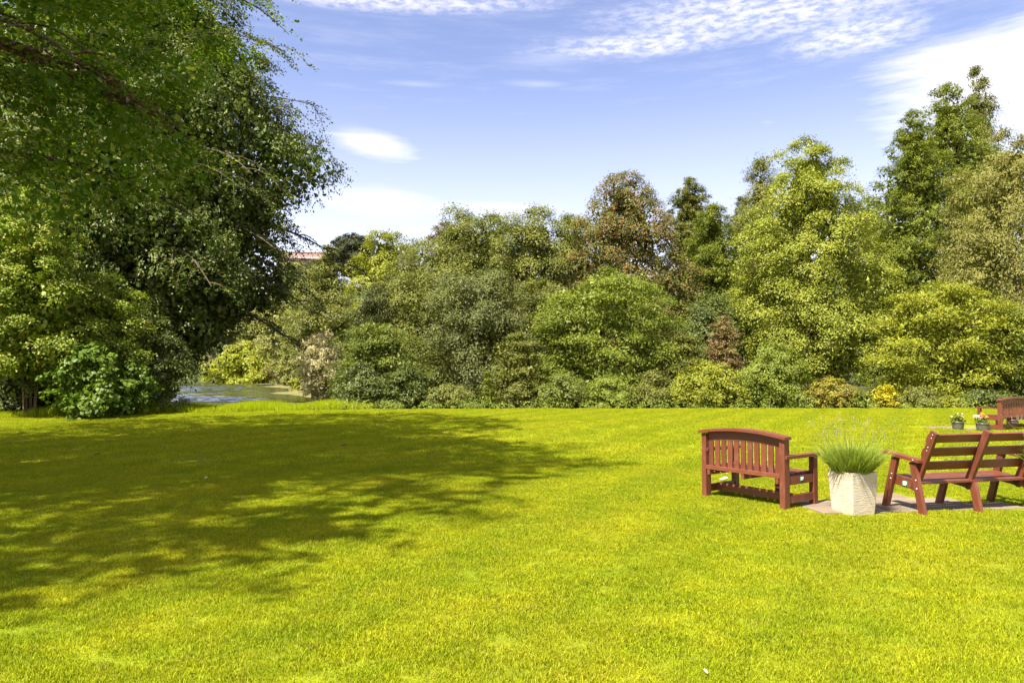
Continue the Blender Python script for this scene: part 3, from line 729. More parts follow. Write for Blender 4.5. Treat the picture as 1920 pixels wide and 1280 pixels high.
GU = 'undergrowth at the left edge of the lawn'
plant('multi_stem_tree', 'light green multi stemmed young tree at the left edge of the lawn', 'tree', 58, 27.6, 338, 236, 'lime', LM['sapling'], zb=1.5, leaf=0.10, rc=0.62, bark=BARK_PALE, stem='stem', group=GU, dense=0.8)
shrub('shrub', 'light green feathery shrub rising in front of the dark beech', 196, 29.6, 508, 180, LM['sapling'], leaf=0.10, rc=0.6, group=GU, prof='dome')
shrub('laurel_shrub', 'big leaved laurel shrub right of the multi stemmed tree', 172, 26.9, 636, 150, LM['laurel'], leaf=0.17, wr=0.7, rc=0.5, group=GU)
shrub('laurel_shrub', 'smaller dark laurel shrub next to the big leaved one', 246, 28.6, 662, 100, LM['laurel'], leaf=0.14, wr=0.7, rc=0.45, group=GU)
shrub('shrub', 'dark hazel shrub ending the left thicket beside the water', 300, 30.6, 588, 112, LM['deepgreen'], leaf=0.11, rc=0.5, group=GU)
shrub('shrub', 'dark undergrowth shrub behind the stems at the left edge', 40, 29.4, 610, 260, LM['deepgreen'], leaf=0.13, rc=0.7, group=GU)
plant('tree', 'dark green tree deep behind the left thicket', 'tree', 90, 46, 60, 560, 'tall', LM['deepgreen'], group=GU, rc=1.5, leaf=0.22, dense=0.8)

# ------------------------------------------------------------------ wooden seats
def wood_mat(name, a, b, worn):
    m, t = new_mat(name)
    tc_ = t.n('ShaderNodeTexCoord'); g = tc_.outputs['Object']
    info = t.n('ShaderNodeObjectInfo')
    gv = t.vm('ADD', g, t.vm('MULTIPLY', info.outputs['Random'], (7.0, 3.0, 5.0)))
    n1 = t.noise(t.map(gv, (3, 40, 40)), 2.0, 5, 0.6)
    n2 = t.noise(gv, 5.0, 5, 0.65)
    n3 = t.noise(gv, 60.0, 3, 0.6)
    c = t.mix(t.step(n1, 0.3, 0.7), c4(a), c4(b))
    c = t.mix(t.m('MULTIPLY', t.step(n2, 0.52, 0.72), 0.55), c, c4(worn))
    c = t.mix(1.0, c, t.m('ADD', 0.86, t.m('MULTIPLY', info.outputs['Random'], 0.28)), 'MULTIPLY')
    c = t.mix(t.step(n3, 0.68, 0.78), c, (0.26, 0.15, 0.10, 1))
    n4 = t.noise(t.map(gv, (1.5, 9, 9)), 3.0, 6, 0.7)
    c = t.mix(t.m('MULTIPLY', t.step(n4, 0.54, 0.70), 0.55), c, (0.075, 0.030, 0.017, 1))
    finish(t, pbsdf(t, c, t.step(n2, 0.3, 0.7, 0.30, 0.52), 0.5, bump(t, n3, 0.25, 0.004)))
    return m
WOOD = wood_mat('stained_wood', (0.105, 0.029, 0.014), (0.150, 0.042, 0.021), (0.175, 0.066, 0.042))
m, t = new_mat('bolt_steel'); finish(t, pbsdf(t, (0.62, 0.60, 0.56, 1), 0.35, 0.5, None, 0.8)); STEEL = m
m, t = new_mat('plaque_white'); finish(t, pbsdf(t, (0.78, 0.80, 0.76, 1), 0.4, 0.5)); PLATE = m
m, t = new_mat('plaque_green'); finish(t, pbsdf(t, (0.02, 0.20, 0.09, 1), 0.4, 0.5)); PGREEN = m

def bm_obj(name, bm, mat, parent, bevel=0.0, smooth_=False):
    bmesh.ops.recalc_face_normals(bm, faces=bm.faces)
    if bevel:
        bmesh.ops.bevel(bm, geom=[e for e in bm.edges], offset=bevel, segments=2, profile=0.7, affect='EDGES', clamp_overlap=True)
    me = bpy.data.meshes.new(name); bm.to_mesh(me); bm.free()
    if smooth_:
        for p_ in me.polygons: p_.use_smooth = True
    return link(name, me, parent, mat)
def bar(name, p0, p1, wd, th, parent, side=(1, 0, 0), mat=None, bevel=0.004):
    """a straight timber from p0 to p1; wd measured along side, th across it. The mesh lies along its own x."""
    p0, p1, side = Vector(p0), Vector(p1), Vector(side)
    ax = (p1 - p0); ln = ax.length; ax.normalize()
    sy = (side - ax * side.dot(ax)).normalized(); sz = ax.cross(sy)
    bm = bmesh.new()
    bmesh.ops.create_cube(bm, size=1.0)
    for v in bm.verts: v.co = Vector((v.co.x * ln, v.co.y * wd, v.co.z * th))
    o = bm_obj(name, bm, mat or WOOD, parent, bevel)
    M = Matrix((ax, sy, sz)).transposed().to_4x4(); M.translation = (p0 + p1) / 2
    o.matrix_local = M
    return o
def bolt(parent, p, d, r=0.011):
    bm = bmesh.new()
    bmesh.ops.create_uvsphere(bm, u_segments=10, v_segments=6, radius=r)
    for v in bm.verts: v.co.z *= 0.55
    o = bm_obj('bolt', bm, STEEL, parent, 0, True)
    o.rotation_euler = Vector(d).to_track_quat('Z', 'Y').to_euler(); o.location = p
def plaque(parent, p, d, w_=0.07, h_=0.055):
    """white and green maker's plate, face towards d"""
    d = Vector(d).normalized(); side = Vector((0, 0, 1)).cross(d)
    a = bar('plaque', Vector(p) - side * w_ / 2, Vector(p) + side * w_ / 2, h_, 0.006, parent, (0, 0, 1), PGREEN, 0.0)
    b = bar('print_panel', Vector((-w_ * 0.40, 0.002, 0.0)), Vector((w_ * 0.18, 0.002, 0.0)), h_ * 0.74, 0.010, a, (0, 1, 0), PLATE, 0.0)
    b2 = bar('print_panel', Vector((w_ * 0.21, h_ * 0.12, 0.0)), Vector((w_ * 0.40, h_ * 0.12, 0.0)), h_ * 0.45, 0.010, a, (0, 1, 0), PLATE, 0.0)

def arched_bench(label, loc, rz, front_drop=0.0, L=1.2, D=0.62, group=None, n_slat=11):
    """slatted garden seat with an arched top rail. Local x along the seat, -y the back, +y the front."""
    r = empty('garden_bench', loc, rz); tag(r, label, 'bench', group)
    h = L / 2; pw = 0.072
    for s in (-1, 1):
        bar('post', (s * h, 0, -0.04), (s * h, 0, 0.855), pw, 0.105, r)
        bar('leg', (s * h, D, -0.04 - front_drop), (s * h, D, 0.615), pw, 0.085, r)
        bar('armrest', (s * h + 0.012, -0.040, 0.636), (s * h + 0.012, D + 0.075, 0.636), 0.095, 0.040, r)
        bar('side_rail', (s * h, 0.055, 0.345), (s * h, D - 0.045, 0.345), 0.052, 0.105, r)
        bar('stretcher', (s * h, 0.055, 0.115), (s * h, D - 0.045, 0.115), 0.050, 0.095, r)
    # arched cap and header between the posts
    n = 14
    def arch(x): return 0.058 * (1 - (x / (h + 0.05)) ** 2)
    for nm, x0, x1, y0, y1, z0, z1, flat in (('cap_rail', -h - 0.065, h + 0.065, -0.088, 0.055, 0.857, 0.895, False), ('header_rail', -h + 0.037, h - 0.037, -0.012, 0.028, 0.745, 0.856, True)):
        bm = bmesh.new(); rings = []
        for q in range(n + 1):
            x = x0 + (x1 - x0) * q / n
            a = arch(x); b = a * (0.72 if flat else 1.0)
            rings.append([bm.verts.new((x, y0, z0 + b)), bm.verts.new((x, y1, z0 + b)), bm.verts.new((x, y1, z1 + a)), bm.verts.new((x, y0, z1 + a))])
        for q in range(n):
            for c in range(4): bm.faces.new((rings[q][c], rings[q][(c + 1) % 4], rings[q + 1][(c + 1) % 4], rings[q + 1][c]))
        bm.faces.new(rings[0]); bm.faces.new(rings[-1][::-1])
        bm_obj(nm, bm, WOOD, r, 0.004)
    bar('lower_rail', (-h + 0.037, -0.030, 0.405), (h - 0.037, -0.030, 0.405), 0.050, 0.052, r, (0, 1, 0))
    pitch = (L - pw) / n_slat
    for q in range(n_slat):
        x = -h + pw / 2 + pitch * (q + 0.5)
        zt = 0.765 + 0.05 * (1 - (x / h) ** 2)
        bar('back_slat', (x, 0.002, 0.425), (x, 0.002, zt), pitch * 0.70, 0.022, r)
    for q in range(5):
        y = 0.075 + q * (D - 0.03) / 5 + 0.035
        bar('seat_slat', (-h + 0.03, y, 0.412), (h - 0.03, y, 0.412), 0.088, 0.026, r, (0, 1, 0))
    for x in (-h + 0.075, 0.02, h - 0.075):
        bar('bearer', (x, -0.052, 0.345), (x, D + 0.02, 0.345), 0.042, 0.075, r)
    bar('leg', (0.10, D - 0.012, -0.04), (0.10, D - 0.012, 0.305), pw, 0.06, r)
    bar('long_stretcher', (-h + 0.026, D * 0.32, 0.125), (h - 0.026, D * 0.32, 0.125), 0.042, 0.105, r, (0, 1, 0))
    bar('front_rail', (-h + 0.037, D + 0.0, 0.362), (h - 0.037, D, 0.362), 0.040, 0.065, r, (0, 1, 0))
    plaque(r, (h + 0.0295, D * 0.52, 0.355), (1, 0, 0))
    for q in range(3): bolt(r, (-h + 0.18 + 0.1 * q, -0.056, 0.36), (0, -1, 0), 0.006)
    return r

b1 = on_ground(1472, 955)
rz1 = R(-54)
o1 = Vector((b1.x, b1.y, 0)) - Vector((math.cos(rz1), math.sin(rz1), 0)) * 0.6
GB = 'red brown garden benches on the lawn'
arched_bench('red brown arched slatted bench left of the cream planter, seen from behind', o1, rz1, 0.03, group=GB)
b3 = on_ground(1876, 808)
rz3 = R(20)
o3 = Vector((b3.x, b3.y, 0)) + Vector((math.cos(rz3), math.sin(rz3), 0)) * 0.6
arched_bench('distant red brown arched bench beside flower pots at the right edge', o3, rz3, 0.0, group=GB)

def sloped_bench(label, loc, rz, group):
    """three-frame seat with raked legs and three wide back boards. Origin at the left rear foot."""
    r = empty('garden_bench', loc, rz); tag(r, label, 'bench', group)
    sp = 0.76; D = 0.60
    def upr(z): return 0.16 - 0.30 * (z - 0.33) / 0.64          # y of the raking back at height z (rear is -y)
    for q in range(3):
        x = q * sp
        end = q != 1
        ex = -0.046 if q == 0 else (0.046 if q == 2 else 0.0)
        ztop = 0.615 if end else 0.35
        # raked legs outside, back upright inside
        k = (ztop + 0.02) / 0.64
        bar('leg', (x + ex, 0.0, -0.03), (x + ex, 0.0 + 0.145 * k, ztop), 0.046, 0.092, r)
        bar('leg', (x + ex, D + 0.02, -0.03), (x + ex, D + 0.02 - 0.205 * k, ztop + (0.05 if end else 0)), 0.046, 0.092, r)
        bar('upright', (x, upr(0.27), 0.27), (x, upr(0.985), 0.985), 0.046, 0.092, r)
        bar('bearer', (x, 0.10, 0.310), (x, D - 0.03, 0.355), 0.046, 0.088, r)
        if end:
            bar('armrest', (x + ex, 0.02, 0.630), (x + ex, D + 0.03, 0.690), 0.095, 0.040, r)
            sx = -1 if q == 0 else 1
            xs_ = x + ex + sx * 0.024
            for p_ in ((0.085, 0.40), (0.075, 0.30), (0.475, 0.43), (0.49, 0.37)): bolt(r, (xs_, p_[0], p_[1]), (sx, 0, 0), 0.012)
            xu = x + sx * 0.024
            for z in (0.955, 0.915, 0.80, 0.76): bolt(r, (xu, upr(z), z), (sx, 0, 0), 0.008)
            bolt(r, (xs_ + sx * 0.024, 0.10, 0.637), (sx, 0, 0), 0.010)
    d = Vector((0, upr(1.0) - upr(0.0), 1.0)).normalized()
    for z in (0.905, 0.735, 0.565):
        y = upr(z) + 0.064
        bar('back_board', (-0.01, y, z), (2 * sp + 0.01, y, z), 0.105, 0.034, r, d)
    for q in range(4):
        y = 0.115 + q * 0.112; z = 0.372 + 0.009 * q
        bar('seat_board', (-0.02, y, z), (2 * sp + 0.02, y, z), 0.100, 0.030, r, (0, 1, 0.08))
    plaque(r, (-0.027, 0.30, 0.333), (-1, 0, 0), 0.075, 0.062)
    return r
b2 = on_ground(1738, 966)
sloped_bench('red brown bench with three wide back boards right of the cream planter', Vector((b2.x, b2.y, 0)), R(14), GB)

# ------------------------------------------------------------------ planters and pots
m, t = new_mat('cream_stone')
tc_ = t.n('ShaderNodeTexCoord'); g = tc_.outputs['Object']
wv_ = t.noise(t.map(g, (6, 6, 58)), 2.0, 3, 0.5, 0.6)
st_ = t.noise(g, 6.0, 4, 0.6)
cc = t.mix(t.step(st_, 0.4, 0.75), (0.46, 0.405, 0.315, 1), (0.41, 0.34, 0.24, 1))
cc = t.mix(t.m('MULTIPLY', t.step(wv_, 0.5, 0.34), 0.5), cc, (0.36, 0.28, 0.17, 1))
finish(t, pbsdf(t, cc, 0.75, 0.2, bump(t, wv_, 0.55, 0.014)))
CREAM = m
m, t = new_mat('potting_soil'); n_ = t.noise(t.n('ShaderNodeTexCoord').outputs['Object'], 40, 4)
finish(t, pbsdf(t, t.mix(n_, (0.03, 0.02, 0.012, 1), (0.07, 0.045, 0.03, 1)), 0.95, 0.1, bump(t, n_, 1, 0.02)))
SOIL = m
m, t = new_mat('grey_glaze'); g = t.n('ShaderNodeTexCoord').outputs['Object']
n_ = t.noise(t.map(g, (3, 3, 12)), 3, 4)
finish(t, pbsdf(t, t.mix(n_, (0.065, 0.068, 0.055, 1), (0.13, 0.115, 0.09, 1)), 0.4, 0.5, bump(t, n_, 0.3, 0.01)))
GLAZE = m

def blades_mesh(rng, n, r0, hmin, hmax, lean, w_, seg=5, curve=0.35):
    """thin arching blades or stems rising from a small disc"""
    a = rng.random(n) * 6.283; rr = r0 * np.sqrt(rng.random(n))
    p0 = np.stack([rr * np.cos(a), rr * np.sin(a), 0 * a], 1)
    h = rng.uniform(hmin, hmax, n)
    ln = lean * (0.25 + 0.95 * rr / r0) * rng.uniform(0.3, 1.2, n)
    b = a + rng.normal(size=n) * 0.5
    s = np.linspace(0, 1, seg)
    out = np.stack([np.cos(b), np.sin(b), 0 * b], 1)
    c = p0[:, None] + out[:, None] * (h * ln)[:, None, None] * (s ** 1.0 * (1 - curve) + curve * s ** 2.4)[None, :, None] + np.array([0, 0, 1.0]) * (h[:, None] * (s - 0.16 * ln[:, None] * s ** 2))[..., None]
    tw = rng.random(n) * 6.283
    side = np.stack([np.cos(tw), np.sin(tw), 0 * tw], 1)
    ww = w_ * rng.uniform(0.7, 1.3, n)[:, None] * (1 - 0.85 * s[None] ** 2)
    v = np.stack([c - side[:, None] * ww[..., None] / 2, c + side[:, None] * ww[..., None] / 2], 2)      # n,seg,2,3
    base = np.arange(n)[:, None] * seg * 2 + np.arange(seg - 1)[None] * 2
    f = np.stack([base, base + 1, base + 3, base + 2], -1).reshape(-1)
    return v.reshape(-1, 3), f, c[:, -1], out
lm('lavender', (0.15, 0.225, 0.035), (0.25, 0.32, 0.055), trans=0.35, jitter=0.6)
lm('lavender_tip', (0.20, 0.17, 0.20), (0.26, 0.25, 0.15), trans=0.3)

def square_planter(label, loc, rz, seed, plant_label):
    r = empty('cream_planter', loc, rz); tag(r, label, 'planter', 'cream square planters')
    bm = bmesh.new()
    n = 10; t0, b0, H = 0.198, 0.168, 0.50
    prof = [(b0 * (1), 0.0)]
    rings = []
    for k in range(n + 1):
        z = H * k / n
        s = b0 + (t0 - b0) * (k / n) ** 0.75
        rings.append((s, z))
    rings += [(t0 - 0.028, H), (t0 - 0.034, H - 0.05)]
    vr = []
    for s, z in rings:
        ring = []
        for cx, cy_ in ((1, 1), (-1, 1), (-1, -1), (1, -1)):
            for k in range(3):                                         # rounded corners
                a = math.atan2(cy_, cx) + (k - 1) * R(40)
                ring.append(bm.verts.new((cx * (s - 0.018) + 0.018 * math.cos(a), cy_ * (s - 0.018) + 0.018 * math.sin(a), z)))
        vr.append(ring)
    for q in range(len(vr) - 1):
        for c in range(12): bm.faces.new((vr[q][c], vr[q][(c + 1) % 12], vr[q + 1][(c + 1) % 12], vr[q + 1][c]))
    bm.faces.new(vr[0][::-1])
    bm_obj('pot_body', bm, CREAM, r)
    bm = bmesh.new()
    bm.faces.new([bm.verts.new((cx * (t0 - 0.036), cy_ * (t0 - 0.036), H - 0.035)) for cx, cy_ in ((1, 1), (-1, 1), (-1, -1), (1, -1))])
    bm_obj('soil', bm, SOIL, r)
    # lavender
    rng = np.random.default_rng(seed)
    e = empty('lavender', Vector(loc) + Vector((0, 0, H - 0.035)), rz); tag(e, plant_label, 'plant', 'lavender in the cream planters')
    va, fa, _, _ = blades_mesh(rng, 3000, 0.195, 0.14, 0.37, 0.80, 0.0105, 4)
    vb, fb, _, _ = blades_mesh(rng, 460, 0.17, 0.28, 0.50, 0.80, 0.0055, 5)
    me = mesh_np('foliage', np.concatenate([va, vb]), 4, np.concatenate([fa, fb + len(va)]))
    nf = len(fa) // 4 + len(fb) // 4
    at_ = me.attributes.new('tint', 'FLOAT', 'FACE'); at_.data.foreach_set('value', np.repeat(rng.random(nf // 1 + 1), 1)[:nf].astype(np.float32))
    link('foliage', me, e, LM['lavender'])
    vs_, fs_, tips, out = blades_mesh(rng, 90, 0.15, 0.44, 0.74, 0.55, 0.0035, 5)
    me = mesh_np('flower_stalk', vs_, 4, fs_); link('flower_stalk', me, e, LM['lavender'])
    L = Leaves(); k = 10
    j = np.repeat(np.arange(len(tips)), k)
    L.add(tips[j] + np.array([0, 0, 1]) * np.tile(np.linspace(-0.045, 0.012, k), len(tips))[:, None] + rng.normal(size=(len(j), 3)) * 0.0035, rng.normal(size=(len(j), 3)), np.array([0, 0, 1.0]) + rng.normal(size=(len(j), 3)) * 0.4, 0.016, 0.007, rng.random(len(j)))
    L.build('flower_spike', LM['lavender_tip'], e)
    return r
pc = on_ground(1612, 966)
square_planter('cream textured square planter holding lavender between the two near benches', (pc.x, pc.y + 0.17, 0.0), R(19), 31, 'spiky green lavender growing in the cream planter between the benches')
square_planter('cream planter cut off by the right edge of the picture', (6.62, 9.15, 0.0), R(12), 32, 'lavender in the planter at the right edge of the picture')

def round_pot(label, loc, seed, w_=0.17, h_=0.24, flowers=None, plabel=''):
    r = empty('flower_pot', loc); tag(r, label, 'pot', 'grey round flower pots')
    prof = [(0.0, 0.0), (0.72, 0.0), (0.80, 0.12), (0.93, 0.55), (0.97, 0.85), (1.02, 0.88), (1.03, 1.0), (0.93, 1.0), (0.90, 0.85)]
    bm = bmesh.new(); N = 24; rings = []
    for a, z in prof[1:]:
        rings.append([bm.verts.new((a * w_ * math.cos(2 * math.pi * q / N), a * w_ * math.sin(2 * math.pi * q / N), z * h_)) for q in range(N)])
    for q in range(len(rings) - 1):
        for c in range(N): bm.faces.new((rings[q][c], rings[q][(c + 1) % N], rings[q + 1][(c + 1) % N], rings[q + 1][c]))
    bm.faces.new(rings[0][::-1])
    bm_obj('pot_body', bm, GLAZE, r, 0, True)
    bm = bmesh.new()
    bm.faces.new([bm.verts.new((0.905 * w_ * math.cos(2 * math.pi * q / N), 0.905 * w_ * math.sin(2 * math.pi * q / N), 0.88 * h_)) for q in range(N)])
    bm_obj('soil', bm, SOIL, r)
    rng = np.random.default_rng(seed)
    e = empty('potted_plant', Vector(loc) + Vector((0, 0, 0.88 * h_))); tag(e, plabel, 'plant', 'plants in the grey pots')
    L = Leaves()
    fill_crown(rng, L, (0, 0), 0.0, 0.27, 0.19, 0.19, 'shrub', 0.035, 900, 0.06, core=0.3, face=1.0)
    L.build('foliage', LM['hornbeam'], e)
    for nm, c, k in flowers:
        fm = leaf_mat('petal_' + nm + str(seed), c, c, trans=0.3)
        L = Leaves()
        a = rng.random(k) * 6.28; rr = 0.19 * np.sqrt(rng.random(k))
        off = rng.normal(size=2) * 0.07
        cpos = np.stack([rr * np.cos(a) * 0.8 + off[0], rr * np.sin(a) * 0.8 + off[1], 0.25 + 0.05 * rng.random(k) - rr * 0.5], 1)
        j = np.repeat(np.arange(k), 7)
        L.add(cpos[j] + rng.normal(size=(len(j), 3)) * 0.013, np.array([0, -0.5, 0.7]) + rng.normal(size=(len(j), 3)) * 0.5, rng.normal(size=(len(j), 3)), 0.036, 0.030, rng.random(len(j)))
        L.build('flower', fm, e)['kind'] = 'stuff'
    return r
p1 = on_ground(1801, 806); p2 = on_ground(1848, 809)
round_pot('grey round pot standing alone left of the distant bench', (p1.x, p1.y + 0.12, 0.0), 41, flowers=[('white', (0.55, 0.54, 0.40), 4), ('cream', (0.35, 0.38, 0.18), 6)], plabel='small white flowering plant in the lone grey pot')
round_pot('grey round pot with mixed flowers in front of the distant bench', (p2.x, p2.y + 0.12, 0.0), 42, w_=0.18, flowers=[('orange', (0.80, 0.25, 0.02), 10), ('pink', (0.75, 0.30, 0.38), 14), ('cream', (0.75, 0.66, 0.42), 12)], plabel='orange, pink and cream flowers in the pot before the bench')
p3 = on_ground(1917, 803)
round_pot('grey pot half hidden behind the legs of the distant bench', (p3.x + 0.05, p3.y + 0.5, 0.0), 43, flowers=[('white', (0.75, 0.70, 0.60), 10)], plabel='pale flowers in the pot behind the distant bench')

# ------------------------------------------------------------------ paving
m, t = new_mat('paving_stone')
tc_ = t.n('ShaderNodeTexCoord'); info = t.n('ShaderNodeObjectInfo')
g = t.n('ShaderNodeNewGeometry').outputs['Position']
n1 = t.noise(g, 4.0, 6, 0.65); n2 = t.noise(g, 45.0, 4, 0.6)
c = t.mix(info.outputs['Random'], (0.150, 0.112, 0.080, 1), (0.205, 0.155, 0.112, 1))
c = t.mix(t.m('MULTIPLY', t.step(n1, 0.5, 0.7), 0.7), c, (0.115, 0.078, 0.042, 1))
c = t.mix(t.m('MULTIPLY', t.step(t.noise(g, 2.4, 5, 0.7), 0.56, 0.68), 0.75), c, (0.16, 0.13, 0.02, 1))
finish(t, pbsdf(t, c, 0.85, 0.25, bump(t, n2, 0.5, 0.006)))
SLAB = m
PAVED = []
def slab_mesh(w_, d_):
    bm = bmesh.new(); bmesh.ops.create_cube(bm, size=1.0)
    for v in bm.verts: v.co = Vector((v.co.x * w_, v.co.y * d_, v.co.z * 0.05))
    bmesh.ops.bevel(bm, geom=list(bm.edges), offset=0.006, segments=1, affect='EDGES')
    me = bpy.data.meshes.new('slab'); bm.to_mesh(me); bm.free(); me.materials.append(SLAB)
    return me
def paving(name, origin, rz, cells, w_, d_, seed):
    rng = np.random.default_rng(seed)
    r = empty(name, origin, rz); r['kind'] = 'structure'
    me = slab_mesh(w_ - 0.014, d_ - 0.014)
    for u, v in cells:
        o = bpy.data.objects.new('slab', me); col.objects.link(o); o.parent = r
        o.location = ((u + 0.5) * w_, (v + 0.5) * d_, -0.012 + rng.normal() * 0.003)
        o.rotation_euler = (rng.normal() * 0.006, rng.normal() * 0.006, rng.normal() * 0.006)
        c_ = Matrix.Rotation(rz, 3, 'Z') @ Vector(((u + 0.5) * w_, (v + 0.5) * d_, 0)) + Vector(origin)
        PAVED.append((c_.x, c_.y, rz, w_, d_))
q0 = on_ground(1552, 966)
paving('paving', (q0.x - 0.02, q0.y + 0.06, 0.0), R(8), [(u, v) for u in range(6) for v in range(3) if not ((v == 2 and (u < 2 or u > 3)) or (v == 1 and u > 4))], 0.45, 0.42, 3)
paving('paving', (p1.x - 0.2, p1.y - 0.02, 0.0), R(6), [(u, v) for u in range(6) for v in range(3)], 0.5, 0.5, 4)

# ------------------------------------------------------------------ turf blades
def paved(x, y, grow=0.0):
    k = np.zeros(x.shape, bool)
    for cx, cy_, rz, w_, d_ in PAVED:
        dx, dy = x - cx, y - cy_
        u = dx * math.cos(rz) + dy * math.sin(rz); v = -dx * math.sin(rz) + dy * math.cos(rz)
        k |= (np.abs(u) < w_ / 2 + grow) & (np.abs(v) < d_ / 2 + grow)
    return k
m, t = new_mat('turf_blade')
c, fl = turf_colour(t)
rnd = t.n('ShaderNodeNewGeometry').outputs['Random Per Island']
c = t.mix(1.0, c, t.m('ADD', 0.55, t.m('MULTIPLY', rnd, 0.95)), 'MULTIPLY')
c = t.mix(t.step(rnd, 0.93, 0.97), c, (0.40, 0.36, 0.06, 1))
d_ = pbsdf(t, c, 0.6, 0.08)
tr = t.n('ShaderNodeBsdfTranslucent'); t.link(t.mix(1.0, c, (1.15, 1.15, 0.6, 1), 'MULTIPLY'), tr.inputs[0])
mx = t.n('ShaderNodeMixShader'); mx.inputs[0].default_value = 0.4
t.link(d_, mx.inputs[1]); t.link(tr.outputs[0], mx.inputs[2]); finish(t, mx.outputs[0])
TURF = m

def tuft(rng, n, rad, h, w_, seg):
    a = rng.random(n) * 6.283; rr = rad * np.sqrt(rng.random(n)) * (0.85 + 0.15 * rng.random(n))
    x, y = rr * np.cos(a), rr * np.sin(a)
    hh = h * rng.uniform(0.55, 1.25, n) * (1 + 0.25 * np.sin(x * 9 + y * 7))
    ld = rng.random(n) * 6.283; ll = hh * rng.uniform(0.2, 1.1, n)
    sa = rng.random(n) * 6.283
    sx, sy = np.cos(sa) * w_ / 2 * rng.uniform(0.7, 1.4, n), np.sin(sa) * w_ / 2
    z0 = np.full(n, -0.006)
    b0 = np.stack([x - sx, y - sy, z0], 1); b1_ = np.stack([x + sx, y + sy, z0], 1)
    tip = np.stack([x + np.cos(ld) * ll, y + np.sin(ld) * ll, hh], 1)
    if seg == 1:
        return np.stack([b0, b1_, tip], 1).reshape(-1, 3), np.arange(n * 3)
    mid = np.stack([x + np.cos(ld) * ll * 0.32, y + np.sin(ld) * ll * 0.32, hh * 0.62], 1)
    m0 = mid - np.stack([sx, sy, 0 * sx], 1) * 0.8; m1 = mid + np.stack([sx, sy, 0 * sx], 1) * 0.8
    v = np.stack([b0, b1_, m1, m0, tip], 1).reshape(-1, 3)
    k = np.arange(n)[:, None] * 5
    f = np.concatenate([k + np.array([0, 1, 2]), k + np.array([0, 2, 3]), k + np.array([3, 2, 4])], 1).reshape(-1)
    return v, f
def turf(name, label, spots, variants, seed):
    """turf tufts scattered over spots; the tuft shapes and the spots live in one object"""
    rng = np.random.default_rng(seed)
    vs_, fs_, var, k = [], [], [], 0
    for q, (n, rad, h, w_, seg) in enumerate(variants):
        v, f = tuft(rng, n, rad, h, w_, seg)
        vs_.append(v); fs_.append(f + k); var.append(np.full(len(v), q + 1.0)); k += len(v)
    vs_.append(spots); var.append(np.zeros(len(spots)))
    me = mesh_np(name, np.concatenate(vs_), 3, np.concatenate(fs_))
    a = me.attributes.new('tuft', 'FLOAT', 'POINT'); a.data.foreach_set('value', np.concatenate(var).astype(np.float32))
    o = link(name, me, None, TURF); tag(o, label, 'grass', kind='stuff')
    ng = bpy.data.node_groups.new(name, 'GeometryNodeTree')
    ng.interface.new_socket('Geometry', in_out='INPUT', socket_type='NodeSocketGeometry')
    ng.interface.new_socket('Geometry', in_out='OUTPUT', socket_type='NodeSocketGeometry')
    N = ng.nodes.new; lk = ng.links.new
    gi, go = N('NodeGroupInput'), N('NodeGroupOutput')
    na = N('GeometryNodeInputNamedAttribute'); na.data_type = 'FLOAT'; na.inputs[0].default_value = 'tuft'
    def pick(val):
        c_ = N('FunctionNodeCompare'); c_.data_type = 'FLOAT'; c_.operation = 'EQUAL'
        lk(na.outputs[0], c_.inputs[0]); c_.inputs[1].default_value = val; c_.inputs[12].default_value = 0.1
        s = N('GeometryNodeSeparateGeometry'); s.domain = 'POINT'
        lk(gi.outputs[0], s.inputs[0]); lk(c_.outputs[0], s.inputs[1])
        return s.outputs[0]
    pts = pick(0.0)
    jn = N('GeometryNodeJoinGeometry')
    for q in range(len(variants)):
        gt = N('GeometryNodeGeometryToInstance'); lk(pick(q + 1.0), gt.inputs[0]); lk(gt.outputs[0], jn.inputs[0])
    ip = N('GeometryNodeInstanceOnPoints')
    lk(pts, ip.inputs['Points']); lk(jn.outputs[0], ip.inputs['Instance'])
    ip.inputs['Pick Instance'].default_value = True
    ri = N('FunctionNodeRandomValue'); ri.data_type = 'INT'
    ri.inputs[4].default_value = 0; ri.inputs[5].default_value = len(variants) - 1
    lk(ri.outputs[2], ip.inputs['Instance Index'])
    rv = N('FunctionNodeRandomValue'); rv.data_type = 'FLOAT_VECTOR'
    rv.inputs[0].default_value = (0, 0, 0); rv.inputs[1].default_value = (0, 0, 6.283)
    lk(rv.outputs[0], ip.inputs['Rotation'])
    rs = N('FunctionNodeRandomValue'); rs.data_type = 'FLOAT'
    rs.inputs[2].default_value = 0.8; rs.inputs[3].default_value = 1.2; rs.inputs[8].default_value = 7
    lk(rs.outputs[1], ip.inputs['Scale'])
    lk(ip.outputs[0], go.inputs[0])
    md = o.modifiers.new('turf', 'NODES'); md.node_group = ng
    return o
rng = np.random.default_rng(77)
def spots_grid(y0, y1, step, side):
    ys_ = np.arange(y0, y1, step); out = []
    for y in ys_:
        hw = 0.70 * y + side
        x = np.arange(-hw, hw, step)
        out.append(np.stack([x, np.full_like(x, y)], 1))
    p_ = np.concatenate(out); p_ += rng.uniform(-0.5, 0.5, p_.shape) * step
    return p_
near = spots_grid(2.6, 13.5, 0.24, 1.2)
near = near[~paved(near[:, 0], near[:, 1], 0.12)]
near = np.concatenate([near, lawn_z(near[:, 0], near[:, 1])[:, None]], 1)
turf('lawn_grass', 'short mown yellow green grass of the near lawn', near, [(950, 0.22, 0.022, 0.0042, 2)] * 5, 1)
far = spots_grid(13.2, 34.2, 0.52, 2.0)
far = far[(far[:, 1] < lawn_edge(far[:, 0]) - 0.1) & ~paved(far[:, 0], far[:, 1], 0.15)]
far = np.concatenate([far, lawn_z(far[:, 0], far[:, 1])[:, None]], 1)
